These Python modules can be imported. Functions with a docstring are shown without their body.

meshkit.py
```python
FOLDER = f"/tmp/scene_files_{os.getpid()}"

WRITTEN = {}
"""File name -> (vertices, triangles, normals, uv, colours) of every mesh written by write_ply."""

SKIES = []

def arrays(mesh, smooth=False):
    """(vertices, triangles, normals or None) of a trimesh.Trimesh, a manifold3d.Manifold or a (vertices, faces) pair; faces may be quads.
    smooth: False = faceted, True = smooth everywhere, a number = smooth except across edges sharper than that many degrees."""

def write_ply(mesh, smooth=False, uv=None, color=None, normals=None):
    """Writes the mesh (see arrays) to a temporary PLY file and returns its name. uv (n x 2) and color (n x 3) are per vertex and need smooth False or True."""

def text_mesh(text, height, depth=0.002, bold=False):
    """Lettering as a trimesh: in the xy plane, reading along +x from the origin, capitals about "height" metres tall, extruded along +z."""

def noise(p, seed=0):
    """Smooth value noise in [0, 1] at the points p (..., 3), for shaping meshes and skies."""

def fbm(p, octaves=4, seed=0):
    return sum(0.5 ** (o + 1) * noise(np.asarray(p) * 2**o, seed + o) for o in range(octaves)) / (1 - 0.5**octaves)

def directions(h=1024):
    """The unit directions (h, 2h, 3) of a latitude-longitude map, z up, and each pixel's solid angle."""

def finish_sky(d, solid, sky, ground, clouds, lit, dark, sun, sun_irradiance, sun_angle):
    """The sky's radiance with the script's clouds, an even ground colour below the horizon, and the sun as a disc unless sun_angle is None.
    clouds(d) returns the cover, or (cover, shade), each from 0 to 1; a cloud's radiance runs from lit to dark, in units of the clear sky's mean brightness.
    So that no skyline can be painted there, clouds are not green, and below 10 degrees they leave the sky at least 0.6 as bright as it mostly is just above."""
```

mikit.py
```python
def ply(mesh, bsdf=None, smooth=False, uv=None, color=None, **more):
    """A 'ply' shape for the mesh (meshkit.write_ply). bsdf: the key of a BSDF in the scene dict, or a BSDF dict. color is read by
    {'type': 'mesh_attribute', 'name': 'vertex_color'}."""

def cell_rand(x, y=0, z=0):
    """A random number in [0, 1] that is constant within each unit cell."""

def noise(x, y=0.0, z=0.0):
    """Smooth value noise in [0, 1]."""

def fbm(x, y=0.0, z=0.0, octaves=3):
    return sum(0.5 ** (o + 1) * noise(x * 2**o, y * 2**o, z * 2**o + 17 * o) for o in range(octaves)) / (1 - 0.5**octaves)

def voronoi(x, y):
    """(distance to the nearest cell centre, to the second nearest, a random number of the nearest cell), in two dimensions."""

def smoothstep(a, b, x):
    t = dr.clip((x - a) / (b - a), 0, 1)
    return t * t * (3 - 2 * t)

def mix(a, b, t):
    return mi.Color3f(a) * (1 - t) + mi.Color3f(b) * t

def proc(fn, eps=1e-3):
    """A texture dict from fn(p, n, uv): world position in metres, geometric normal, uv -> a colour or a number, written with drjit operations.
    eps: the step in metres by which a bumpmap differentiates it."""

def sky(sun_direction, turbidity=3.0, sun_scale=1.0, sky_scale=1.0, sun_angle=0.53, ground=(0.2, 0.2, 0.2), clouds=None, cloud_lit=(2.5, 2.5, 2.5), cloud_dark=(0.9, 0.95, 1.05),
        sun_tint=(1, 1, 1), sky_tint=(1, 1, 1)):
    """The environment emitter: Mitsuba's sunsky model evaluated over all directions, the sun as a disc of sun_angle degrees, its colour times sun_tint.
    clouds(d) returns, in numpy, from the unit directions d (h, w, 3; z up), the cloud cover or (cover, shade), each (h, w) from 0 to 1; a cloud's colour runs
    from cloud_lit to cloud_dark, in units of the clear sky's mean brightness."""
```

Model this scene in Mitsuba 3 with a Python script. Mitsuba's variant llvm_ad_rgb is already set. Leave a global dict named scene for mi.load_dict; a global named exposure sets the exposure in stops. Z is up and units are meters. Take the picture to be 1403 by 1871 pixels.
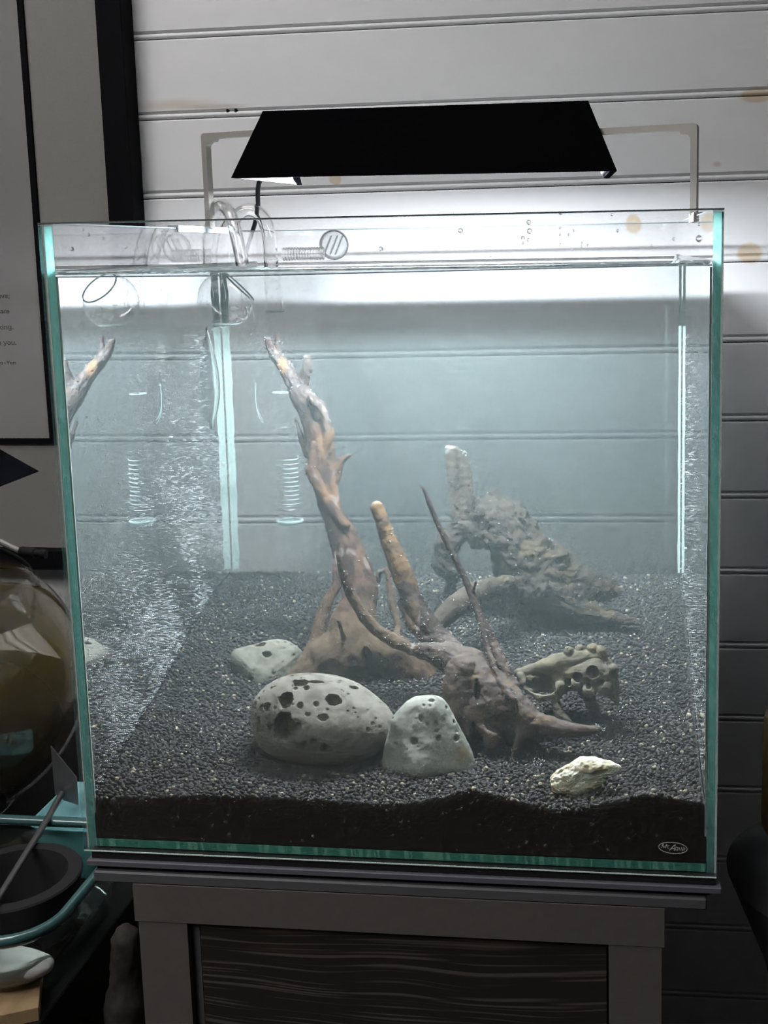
import math, random
import numpy as np, trimesh, mitsuba as mi, mikit, meshkit
from mikit import proc, fbm, noise, smoothstep, mix, cell_rand, voronoi
import drjit as dr
import manifold3d as m3
from scipy.spatial import cKDTree

T4 = mi.ScalarTransform4f
rng = np.random.default_rng(7)
random.seed(7)
scene, labels = {}, {}

# ------------------------------------------------------------------ camera, lights, exposure
# x right, y away from the viewer, z up; the aquarium's front pane stands at y = 0 on z = 0
CAM = np.array([.1583, -.7279, .427])
YAW, PITCH, ROLL = -.1133, -.1455, -.0181
_f = np.array([math.sin(YAW) * math.cos(PITCH), math.cos(YAW) * math.cos(PITCH), math.sin(PITCH)])
_r = np.array([math.cos(YAW), -math.sin(YAW), 0])
_u = np.cross(_r, _f)
_up = -math.sin(ROLL) * _r + math.cos(ROLL) * _u
scene['camera'] = {'type': 'perspective', 'fov': 2 * math.degrees(math.atan(701.5 / 2071.76)), 'fov_axis': 'x', 'near_clip': .01, 'far_clip': 50.,
                   'principal_point_offset_x': -192.1 / 1403, 'principal_point_offset_y': 180.8 / 1871,
                   'to_world': T4().look_at(origin=CAM.tolist(), target=(CAM + _f).tolist(), up=_up.tolist())}
exposure = 0.35
FULL = True
LED_RADIANCE = [448., 482., 512.]
ROOM_LAMP, FRONT_LAMP = [4.6, 4.5, 4.45], [7.4, 7.15, 7.0]
AMBIENT = [.008, .008, .0085]
HAZE_SIGMA, HAZE_ALBEDO, HAZE_G = [.42, .315, .30], [.57, .93, .99], .05
LAMPS = ((-.62, -.12), (-1.0, -1.35))
scene['room_glow'] = {'type': 'constant', 'sampling_weight': .4, 'radiance': {'type': 'rgb', 'value': AMBIENT}}

# ------------------------------------------------------------------ helpers
def tag(key, label=None, cat=None, group=None, kind=None):
    d = {k: v for k, v in (('label', label), ('category', cat), ('group', group), ('kind', kind)) if v}
    if d: labels[key] = d

def num(name):
    if name not in scene and name not in _tops: return name
    i = 1
    while f'{name}_{i:03d}' in scene or f'{name}_{i:03d}' in _tops: i += 1
    return f'{name}_{i:03d}'
_tops = set()

def add(name, mesh, mat, smooth=30, label=None, cat=None, group=None, kind=None, **more):
    key = num(name)
    scene[key] = mikit.ply(mesh, mat, smooth=smooth, **more)
    tag(key, label, cat, group, kind)
    return key

def thing(name, label, cat, group=None, kind=None):
    key = num(name); _tops.add(key)
    tag(key, label, cat, group, kind)
    return key

def cat(*ms):
    return trimesh.util.concatenate([m for m in ms if m is not None])

def tm(man):
    m = man.to_mesh()
    return trimesh.Trimesh(np.array(m.vert_properties[:, :3]), np.array(m.tri_verts), process=False)

def box(x0, x1, y0, y1, z0, z1, bev=0.0):
    if bev <= 0:
        b = trimesh.creation.box((x1 - x0, y1 - y0, z1 - z0))
        b.apply_translation(((x0 + x1) / 2, (y0 + y1) / 2, (z0 + z1) / 2)); return b
    P = []
    for sx in (0, 1):
        for sy in (0, 1):
            for sz in (0, 1):
                c = np.array([(x1 if sx else x0), (y1 if sy else y0), (z1 if sz else z0)], float)
                s = np.array([-1 if sx else 1, -1 if sy else 1, -1 if sz else 1]) * bev
                for k in range(3):
                    q = c + s; q[k] = c[k]; P.append(q)
    return trimesh.convex.convex_hull(np.array(P))

def tube(path, radii, sides=12, cap=True):
    p = np.asarray(path, float); n = len(p)
    r = np.broadcast_to(np.asarray(radii, float), (n,))
    t = np.gradient(p, axis=0); t /= np.linalg.norm(t, axis=1, keepdims=True) + 1e-12
    a = np.cross(t[0], [0, 0, 1.] if abs(t[0][2]) < .9 else [1., 0, 0]); a /= np.linalg.norm(a)
    V = []; ang = np.arange(sides) * 2 * np.pi / sides
    for i in range(n):
        a = a - t[i] * (a @ t[i]); a /= np.linalg.norm(a); b = np.cross(t[i], a)
        V.append(p[i] + r[i] * (np.cos(ang)[:, None] * a + np.sin(ang)[:, None] * b))
    V = np.vstack(V); F = []
    for i in range(n - 1):
        for j in range(sides):
            A, B = i * sides + j, i * sides + (j + 1) % sides
            F += [[A, B, B + sides], [A, B + sides, A + sides]]
    if cap:
        c0, c1 = len(V), len(V) + 1
        V = np.vstack([V, p[0], p[-1]])
        for j in range(sides):
            F += [[c0, (j + 1) % sides, j], [c1, (n - 1) * sides + j, (n - 1) * sides + (j + 1) % sides]]
    return trimesh.Trimesh(V, F, process=False)

def spline(pts, n=40):
    from scipy.interpolate import CubicSpline
    p = np.asarray(pts, float)
    s = np.r_[0, np.cumsum(np.linalg.norm(np.diff(p[:, :3], axis=0), axis=1))]
    return CubicSpline(s, p)(np.linspace(0, s[-1], n))

def lathe(profile, sides=48, center=(0, 0, 0), close=False):
    """profile: (radius, z) pairs, revolved about z."""
    pr = np.asarray(profile, float); n = len(pr)
    ang = np.arange(sides) * 2 * np.pi / sides
    V = np.stack([pr[:, None, 0] * np.cos(ang), pr[:, None, 0] * np.sin(ang), np.broadcast_to(pr[:, None, 1], (n, sides))], -1).reshape(-1, 3)
    F = []
    m = n if close else n - 1
    for i in range(m):
        k = (i + 1) % n
        for j in range(sides):
            A, B, Cc, D = i * sides + j, i * sides + (j + 1) % sides, k * sides + (j + 1) % sides, k * sides + j
            F += [[A, B, Cc], [A, Cc, D]]
    mesh = trimesh.Trimesh(V + np.array(center), F, process=True)
    mesh.update_faces(mesh.nondegenerate_faces())
    return mesh

def mat(key, d, two=True):
    scene[key] = {'type': 'twosided', 'inner': d} if two else d
    return key

def pr(key, color, rough=.5, spec=.5, metal=0., **k):
    c = color if isinstance(color, dict) else {'type': 'rgb', 'value': list(color)}
    return mat(key, {'type': 'principled', 'base_color': c, 'roughness': rough, 'specular': spec, 'metallic': metal, **k})

# ------------------------------------------------------------------ sizes
W, T, H, D, ZW = .45, .0066, .4474, .45, .4128
IX = W / 2 - T                      # inner half width
WALL = .5675
G0, PITCHZ, TILT = .4069, .0896, .008  # planks: height of a groove, pitch, tilt
ZF, ZC = -.80, 1.60                 # floor and ceiling


# ------------------------------------------------------------------ room: plank wall, floor, ceiling
def wall_color(p, n, uv):
    c = mix([.70, .70, .71], [.655, .655, .665], fbm(p.x * 9, p.z * 30, 0, 3))
    def spot(c, x, z, rx, rz, col, a, soft=.35):
        d = dr.sqrt(dr.square((p.x - x) / rx) + dr.square((p.z - z) / rz)) + .25 * (fbm(p.x * 60, p.z * 60, x * 9, 2) - .5)
        return mix(c, col, a * (1 - smoothstep(1 - soft, 1.0, d)))
    tan = [.52, .38, .20]
    for x, z, rx, rz in ((.177, .4496, .0104, .0128), (.3054, .4150, .0165, .0130), (-.1611, .507, .0085, .0075), (.3116, .5845, .022, .009)):
        c = spot(c, x, z, rx, rz, tan, .62)
    c = spot(c, -.345, .5955, .062, .010, [.42, .33, .22], .45, .9)
    c = spot(c, -.30, .592, .05, .004, [.33, .27, .20], .5, .8)
    c = spot(c, .2685, .5126, .006, .004, [.38, .33, .29], .6, .8)
    for x in (-.285, -.2753):
        c = spot(c, x, .5868, .0024, .0024, [.03, .03, .03], 1.0, .3)
    return c
pr('mat_wall', proc(wall_color), .55, .4)
pr('mat_dark_gap', (.05, .05, .05), .9)
add('wall_back', box(-1.6, 1.3, WALL + .0075, WALL + .05, ZF, ZC), 'mat_dark_gap', False, kind='structure')
def plank(k):
    b = G0 - (k + 1) * PITCHZ - .0037; t = G0 - k * PITCHZ - .0037 - .0008
    bead = [(WALL + .0026 - .0026 * math.sin(a), b + .0031 - .0027 * math.cos(a)) for a in np.linspace(.1, math.pi - .1, 8)]
    prof = [(WALL + .008, b)] + bead + [(WALL + .0042, b + .0066), (WALL + .0020, b + .0078), (WALL, b + .0092), (WALL, t - .0022), (WALL + .0007, t - .0006), (WALL + .0022, t), (WALL + .008, t)]
    n = len(prof); V = []
    for x in (-1.6, 1.3):
        V += [(x, y, z + TILT * x) for y, z in prof]
    F = []
    for i in range(n):
        j = (i + 1) % n
        F += [[i, n + i, n + j], [i, n + j, j]]
    return trimesh.Trimesh(V, F, process=False)
for k in range(-13, 14):
    add('wall_back__plank', plank(k), 'mat_wall', 25)
pr('mat_plaster', (.55, .54, .52), .8)
pr('mat_floor', (.022, .019, .017), .6)
add('floor', box(-1.6, 1.3, -2.2, WALL + .05, ZF - .05, ZF), 'mat_floor', False, kind='structure')
add('ceiling', box(-1.6, 1.3, -2.2, WALL + .05, ZC, ZC + .05), 'mat_plaster', False, kind='structure')

# ------------------------------------------------------------------ plain materials
pr('mat_black', (.0022, .0022, .0026), .8, .0)
pr('mat_black_rubber', (.012, .012, .013), .75, .3)
pr('mat_shade_white', (.75, .76, .78), .5)
pr('mat_steel', (.55, .55, .56), .38, .5, 1.0)
pr('mat_arm', (.42, .40, .37), .45, .5, .6)
pr('mat_bubble', (.62, .64, .65), .4, .5)
pr('mat_edge_dark', (.10, .125, .125), .25, .6)
pr('mat_bevel', (.62, .72, .68), .35, .6)
scene['mat_off'] = {'type': 'diffuse', 'reflectance': {'type': 'rgb', 'value': [.5, .5, .5]}}

# ------------------------------------------------------------------ aquarium
scene['mat_front_pane'] = {'type': 'blendbsdf', 'weight': .0025, 'a': {'type': 'thindielectric', 'int_ior': 1.42, 'ext_ior': 1.0},
                           'b': {'type': 'twosided', 'inner': {'type': 'diffuse', 'reflectance': {'type': 'rgb', 'value': [.5, .5, .5]}}}}  # glass with a breath of dust
scene['mat_pane'] = {'type': 'thindielectric', 'int_ior': 1.42, 'ext_ior': 1.0}
def glass_edge(base, streak, k):
    def fn(p, n, uv):
        s = smoothstep(.55, .75, noise(p.x * 420 + p.z * k * 260, p.z * 60 + p.x * 420, 3))
        f = fbm(p.x * 300, p.z * 14, 5, 2)
        return mix(mix(base, [b * .72 for b in base], f), streak, .55 * s)
    return fn
def thin(key, col, trans):
    scene[key] = {'type': 'principledthin', 'base_color': proc(col) if callable(col) else {'type': 'rgb', 'value': col}, 'roughness': .45, 'diff_trans': trans, 'eta': 1.4}
thin('mat_edge_side', glass_edge([.60, .965, .915], [.76, .99, .96], 1.0), 1.85)
thin('mat_edge_bottom', glass_edge([.10, .40, .30], [.36, .75, .60], 0.0), .9)
scene['mat_silicone'] = {'type': 'twosided', 'inner': {'type': 'diffuse', 'reflectance': {'type': 'rgb', 'value': [.46, .56, .52]}}}
G = .0002
aq = thing('aquarium', 'rimless clear glass cube aquarium with glowing green pane edges on the grey stand', 'aquarium')
add('aquarium__front_pane', box(-W / 2, W / 2, 0, T - G, 0, H), 'mat_front_pane', False)
add('aquarium__back_pane', box(-W / 2, W / 2, D - T + G, D, T + .001, H), 'mat_pane', False)
for s in (-1, 1):
    xa, xb = sorted((s * W / 2, s * (IX + G)))
    p = add('aquarium__side_pane', box(xa, xb, T + .0016, D - T, T + .001, H), 'mat_pane', False)
    add(p + '__front_edge', box(xa + .0004, xb - .0004, T, T + .0014, 0, H - .0012), 'mat_edge_side', False, 'glowing green ground front edge')
    add(p + '__bevel', box(*sorted((s * W / 2, s * (W / 2 - .0009))), T - .0004, T + .0008, 0, H - .0012), 'mat_bevel', False, 'pale bevelled corner')
    add(p + '__top_edge', box(xa, xb, T, D - T, H - .0002, H + .0009), 'mat_edge_dark', False, 'dark top edge')
    add(p + '__silicone_seam', box(*sorted((s * (IX + .0001), s * (IX - .0013))), T, T + .0012, T + .02, ZW - .001), 'mat_silicone', False, 'thin bright silicone seam at the front corner')
add('aquarium__bottom_pane', box(-IX, IX, T + .0012, D - T, 0, T - G), 'mat_pane', False)
add('aquarium__bottom_pane__front_edge', box(-IX, IX, T - .0004, T + .001, .0008, T), 'mat_edge_bottom', False, 'dark green scratched front edge')
add('aquarium__front_pane__bottom_bevel', box(-W / 2, W / 2, -.0003, .0003, 0, .0009), 'mat_bevel', False, 'pale bevel along the bottom')
add('aquarium__front_pane__top_edge', box(-W / 2, W / 2, 0, T - G, H - .0002, H + .0009), 'mat_edge_dark', False, 'dark top edge')
add('aquarium__back_pane__top_edge', box(-W / 2, W / 2, D - T + G, D, H - .0002, H + .0009), 'mat_edge_dark', False, 'dark top edge')
def ragged(x0, x1, z0, z1, y0, y1, n, amp, seed):
    z = np.linspace(z0, z1, n); e = x1 + amp * (meshkit.fbm(np.stack([z * 90, 0 * z, 0 * z], -1), 3, seed) - .5) * 2
    V = [(x, y, zz) for zz, ee in zip(z, e) for x, y in ((x0, y0), (ee, y0), (ee, y1), (x0, y1))]; F = []
    for i in range(n - 1):
        for j in range(4):
            a, b = i * 4 + j, i * 4 + (j + 1) % 4
            F += [[a, b, b + 4], [a, b + 4, a + 4]]
    F += [[0, 1, 2], [0, 2, 3], [4 * n - 4, 4 * n - 2, 4 * n - 3], [4 * n - 4, 4 * n - 1, 4 * n - 2]]
    m = trimesh.Trimesh(V, F, process=False); m.fix_normals(); return m
add('aquarium__back_pane__silicone_seam', ragged(-IX + .0010, -IX + .0078, .118, ZW - .004, D - T - .0012, D - T - .0004, 90, .0011, 4), 'mat_silicone', False, 'wide pale silicone seam in the back corner')
add('aquarium__back_pane__silicone_seam', ragged(IX - .0008, IX - .0032, .118, ZW - .004, D - T - .0012, D - T - .0004, 60, .0004, 9), 'mat_silicone', False, 'narrow silicone seam in the back corner')
# the maker's oval badge etched low on the front pane
pr('mat_badge', (.40, .38, .38), .6)
def oval(rx, rz, w, n=48):
    a = np.linspace(0, 2 * np.pi, n, endpoint=False); V = []
    for k in (0, 1):
        for sgn in (-1, 1):
            V += [((rx + sgn * w) * math.cos(t), k * .00025, (rz + sgn * w) * math.sin(t)) for t in a]
    F = []
    for A, B in ((0, 1), (1, 3), (3, 2), (2, 0)):
        for i in range(n):
            j = (i + 1) % n
            F += [[A * n + i, A * n + j, B * n + j], [A * n + i, B * n + j, B * n + i]]
    m = trimesh.Trimesh(V, F, process=False); m.fix_normals(); return m
def badge_text(t, h, x, z, shear=.25):
    m = meshkit.text_mesh(t, h, .0002, bold=False)
    v = m.vertices.copy(); m.vertices = np.stack([v[:, 0] + shear * v[:, 1] + x, -v[:, 2], v[:, 1] + z], -1); return m
bd = cat(oval(.0096, .0040, .00022), badge_text('Mr', .0030, -.0081, -.0006), badge_text('.', .0030, -.0036, -.0006, .2), badge_text('A', .0047, -.0028, -.0019, .40), badge_text('qua', .0029, .0010, -.0011))
bd.apply_transform(trimesh.transformations.rotation_matrix(.06, (0, 1, 0))); bd.apply_translation((.1957, -.0003, .0209))
add('aquarium__badge', bd, 'mat_badge', False, 'small oval white-lined badge low on the front pane')

WATER_MEDIUM = {'type': 'homogeneous', 'albedo': {'type': 'rgb', 'value': HAZE_ALBEDO}, 'sigma_t': {'type': 'rgb', 'value': HAZE_SIGMA}, 'phase': {'type': 'hg', 'g': HAZE_G}}
scene['mat_water'] = {'type': 'dielectric', 'int_ior': 1.333, 'ext_ior': 1.0}
def water_body():
    ds = np.r_[0, np.geomspace(.0003, .0046, 12)]
    loops = [(0, T)] + [(d, ZW + .0036 * math.exp(-d / .0018)) for d in ds]
    V = []
    for d, z in loops:
        V += [(-IX + d, T + d, z), (IX - d, T + d, z), (IX - d, D - T - d, z), (-IX + d, D - T - d, z)]
    F = [[0, 2, 1], [0, 3, 2]]
    for i in range(len(loops) - 1):
        for j in range(4):
            a, b = i * 4 + j, i * 4 + (j + 1) % 4
            F += [[a, b, b + 4], [a, b + 4, a + 4]]
    e = 4 * (len(loops) - 1)
    return trimesh.Trimesh(V, F, process=False), trimesh.Trimesh(np.array(V[e:e + 4]), [[0, 1, 2], [0, 2, 3]], process=False)
scene['mat_water_surface'] = {'type': 'thindielectric', 'int_ior': 1.333, 'ext_ior': 1.0}
wb, wt = water_body()
add('aquarium_water', wb, 'mat_water', False, 'cloudy blue-grey water filling the glass cube almost to its rim', 'water', interior=WATER_MEDIUM)
add('aquarium_water__surface', wt, 'mat_water_surface', False, interior=WATER_MEDIUM)

# ------------------------------------------------------------------ soil
def soil_z(x, y):
    x, y = np.asarray(x, float), np.asarray(y, float)
    fr = np.interp(x, [-.2184, -.16, -.103, -.05, -.005, .03, .057, .09, .118, .15, .178, .2184], [.036, .0405, .0425, .0415, .0402, .046, .0547, .047, .0398, .047, .0553, .051])
    base = np.interp(y, [0, .0066, .04, .09, .205, .306, .38, .4434], [.041, .042, .046, .052, .0742, .099, .111, .1155])
    k = np.exp(-np.maximum(y - T, 0) / .02)
    return base + (fr - .042) * k + .0025 * (meshkit.fbm(np.stack([x * 22, y * 22, 0 * x], -1), 3, 3) - .5)
def soil_base():
    nx = 140
    xs, ys = np.linspace(-IX + .0004, IX - .0004, nx), np.linspace(T + .0016, D - T - .0004, nx)
    X, Y = np.meshgrid(xs, ys); Z = soil_z(X, Y) - .0012
    V = np.stack([X, Y, Z], -1).reshape(-1, 3); F = []
    idx = np.arange(nx * nx).reshape(nx, nx)
    F = np.vstack([np.stack([idx[:-1, :-1], idx[:-1, 1:], idx[1:, 1:]], -1).reshape(-1, 3), np.stack([idx[:-1, :-1], idx[1:, 1:], idx[1:, :-1]], -1).reshape(-1, 3)])
    rimi = np.r_[idx[0, :], idx[1:, -1], idx[-1, -2::-1], idx[-2:0:-1, 0]]
    low = V[rimi].copy(); low[:, 2] = T + .0004; o = len(V); n = len(rimi)
    S = []
    for i in range(n):
        j = (i + 1) % n
        S += [[rimi[i], o + i, o + j], [rimi[i], o + j, rimi[j]]]
    return trimesh.Trimesh(np.vstack([V, low]), np.vstack([F, S]), process=False)
def grains():
    r = np.random.default_rng(11)
    pts = []
    st = .00285
    gx, gy = np.meshgrid(np.arange(-IX + .0022, IX - .002, st), np.arange(T + .0024, D - T - .002, st))
    gx = gx.ravel() + r.uniform(-.45, .45, gx.size) * st; gy = gy.ravel() + r.uniform(-.45, .45, gy.size) * st
    gx = np.clip(gx, -IX + .0019, IX - .0019); gy = np.clip(gy, T + .0021, D - T - .0021)
    surf = np.stack([gx, gy, soil_z(gx, gy) + r.uniform(-.0009, .0007, gx.size)], -1)
    fx, fz = np.meshgrid(np.arange(-IX + .002, IX - .002, .0027), np.arange(T + .002, .056, .0027))
    fx = fx.ravel() + r.uniform(-.4, .4, fx.size) * .0027; fz = fz.ravel() + r.uniform(-.4, .4, fz.size) * .0027
    ok = fz < soil_z(fx, 0 * fx + T) + .0004
    fr = np.stack([fx, T + .0020 + r.uniform(0, .0006, fx.size), fz], -1)[ok]
    fr[:, 2] = np.maximum(fr[:, 2], T + .002); fr[:, 0] = np.clip(fr[:, 0], -IX + .0018, IX - .0018)
    P = np.vstack([surf, fr]); near = np.r_[surf[:, 1] < .16, np.ones(len(fr), bool)]
    hi, lo = trimesh.creation.icosphere(1), trimesh.creation.icosahedron()
    Vs, Fs, Ns, Cs = [], [], [], []; o = 0
    for templ, sel in ((hi, near), (lo, ~near)):
        Q = P[sel]; n = len(Q)
        if not n: continue
        tv = np.array(templ.vertices); tf = np.array(templ.faces)
        rad = r.uniform(.00125, .0019, n); sc = r.uniform(.75, 1.12, (n, 3)) * rad[:, None]
        q = r.normal(size=(n, 4)); q /= np.linalg.norm(q, axis=1, keepdims=True)
        a, b, c, d = q.T
        R = np.stack([1 - 2 * (c * c + d * d), 2 * (b * c - a * d), 2 * (b * d + a * c), 2 * (b * c + a * d), 1 - 2 * (b * b + d * d), 2 * (c * d - a * b), 2 * (b * d - a * c), 2 * (c * d + a * b), 1 - 2 * (b * b + c * c)], -1).reshape(n, 3, 3)
        bump = 1 + .12 * r.normal(size=(n, len(tv), 1))
        v = np.einsum('nij,nkj->nki', R, tv[None] * bump * sc[:, None]) + Q[:, None]
        nr = np.einsum('nij,nkj->nki', R, tv[None] / sc[:, None] * rad[:, None, None]); nr /= np.linalg.norm(nr, axis=2, keepdims=True)
        v[..., 1] = np.maximum(v[..., 1], T + .0003)
        base = np.array([.043, .040, .0375]) * r.uniform(.55, 1.35, (n, 1)) * (1 + r.normal(size=(n, 3)) * .04)
        pale = r.random(n) < .042
        base[pale] = np.array([.25, .215, .155]) * r.uniform(.5, 1.2, (pale.sum(), 1))
        Vs.append(v.reshape(-1, 3)); Ns.append(nr.reshape(-1, 3)); Cs.append(np.repeat(base, len(tv), 0))
        Fs.append((tf[None] + (np.arange(n) * len(tv))[:, None, None]).reshape(-1, 3) + o); o += n * len(tv)
    return np.vstack(Vs), np.vstack(Fs), np.vstack(Ns), np.clip(np.vstack(Cs), 0, 1)
pr('mat_vcol', {'type': 'mesh_attribute', 'name': 'vertex_color'}, .85, .25)
pr('mat_soil', (.03, .028, .027), .95, .15)
soil = add('aquarium_soil', soil_base(), 'mat_soil', 30, 'dark brown granular aqua soil sloping up to the back of the tank', 'soil', kind='stuff')
gv, gf, gn, gc = grains()
scene['aquarium_soil__grains'] = mikit.ply((gv, gf), 'mat_vcol', True, color=gc)
labels['aquarium_soil__grains'] = {'label': 'round dark soil granules with scattered pale ones', 'kind': 'stuff'}

# ------------------------------------------------------------------ driftwood and stones
def ball(x, y, z, r, seg=18):
    return m3.Manifold.sphere(r, seg).translate((x, y, z))
def chain(pts, seg=18):
    b = [ball(*p, seg) for p in pts]
    return m3.Manifold.batch_boolean([m3.Manifold.batch_hull([b[i], b[i + 1]]) for i in range(len(b) - 1)], m3.OpType.Add)
def union(*ms):
    return m3.Manifold.batch_boolean(list(ms), m3.OpType.Add)
def hull(pts, seg=18):
    return m3.Manifold.batch_hull([ball(*p, seg) for p in pts])
def fine(man, edge, taubin=8):
    m = tm(man.refine_to_length(edge)); m.merge_vertices()
    if taubin: trimesh.smoothing.filter_taubin(m, .5, .53, iterations=taubin)
    return m
def push(m, d):
    m.vertices = m.vertices + m.vertex_normals * np.asarray(d)[:, None]; return m
fb = lambda p, s, o=4, seed=0: meshkit.fbm(np.asarray(p) * np.asarray(s), o, seed) - .5
def ramp(x, a, b):
    t = np.clip((x - a) / (b - a), 0, 1); return (t * t * (3 - 2 * t))[:, None]
def blend(a, b, t): return np.asarray(a) * (1 - t) + np.asarray(b) * t
def vput(key, m, col, label=None, c=None, group=None, k=1.0):
    col = np.asarray(col) * k * .62
    scene[key] = mikit.ply(m, 'mat_vcol', True, color=np.clip(col, 0, 1)); tag(key, label, c, group); SOLIDS[key] = m
SOLIDS = {}

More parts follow.
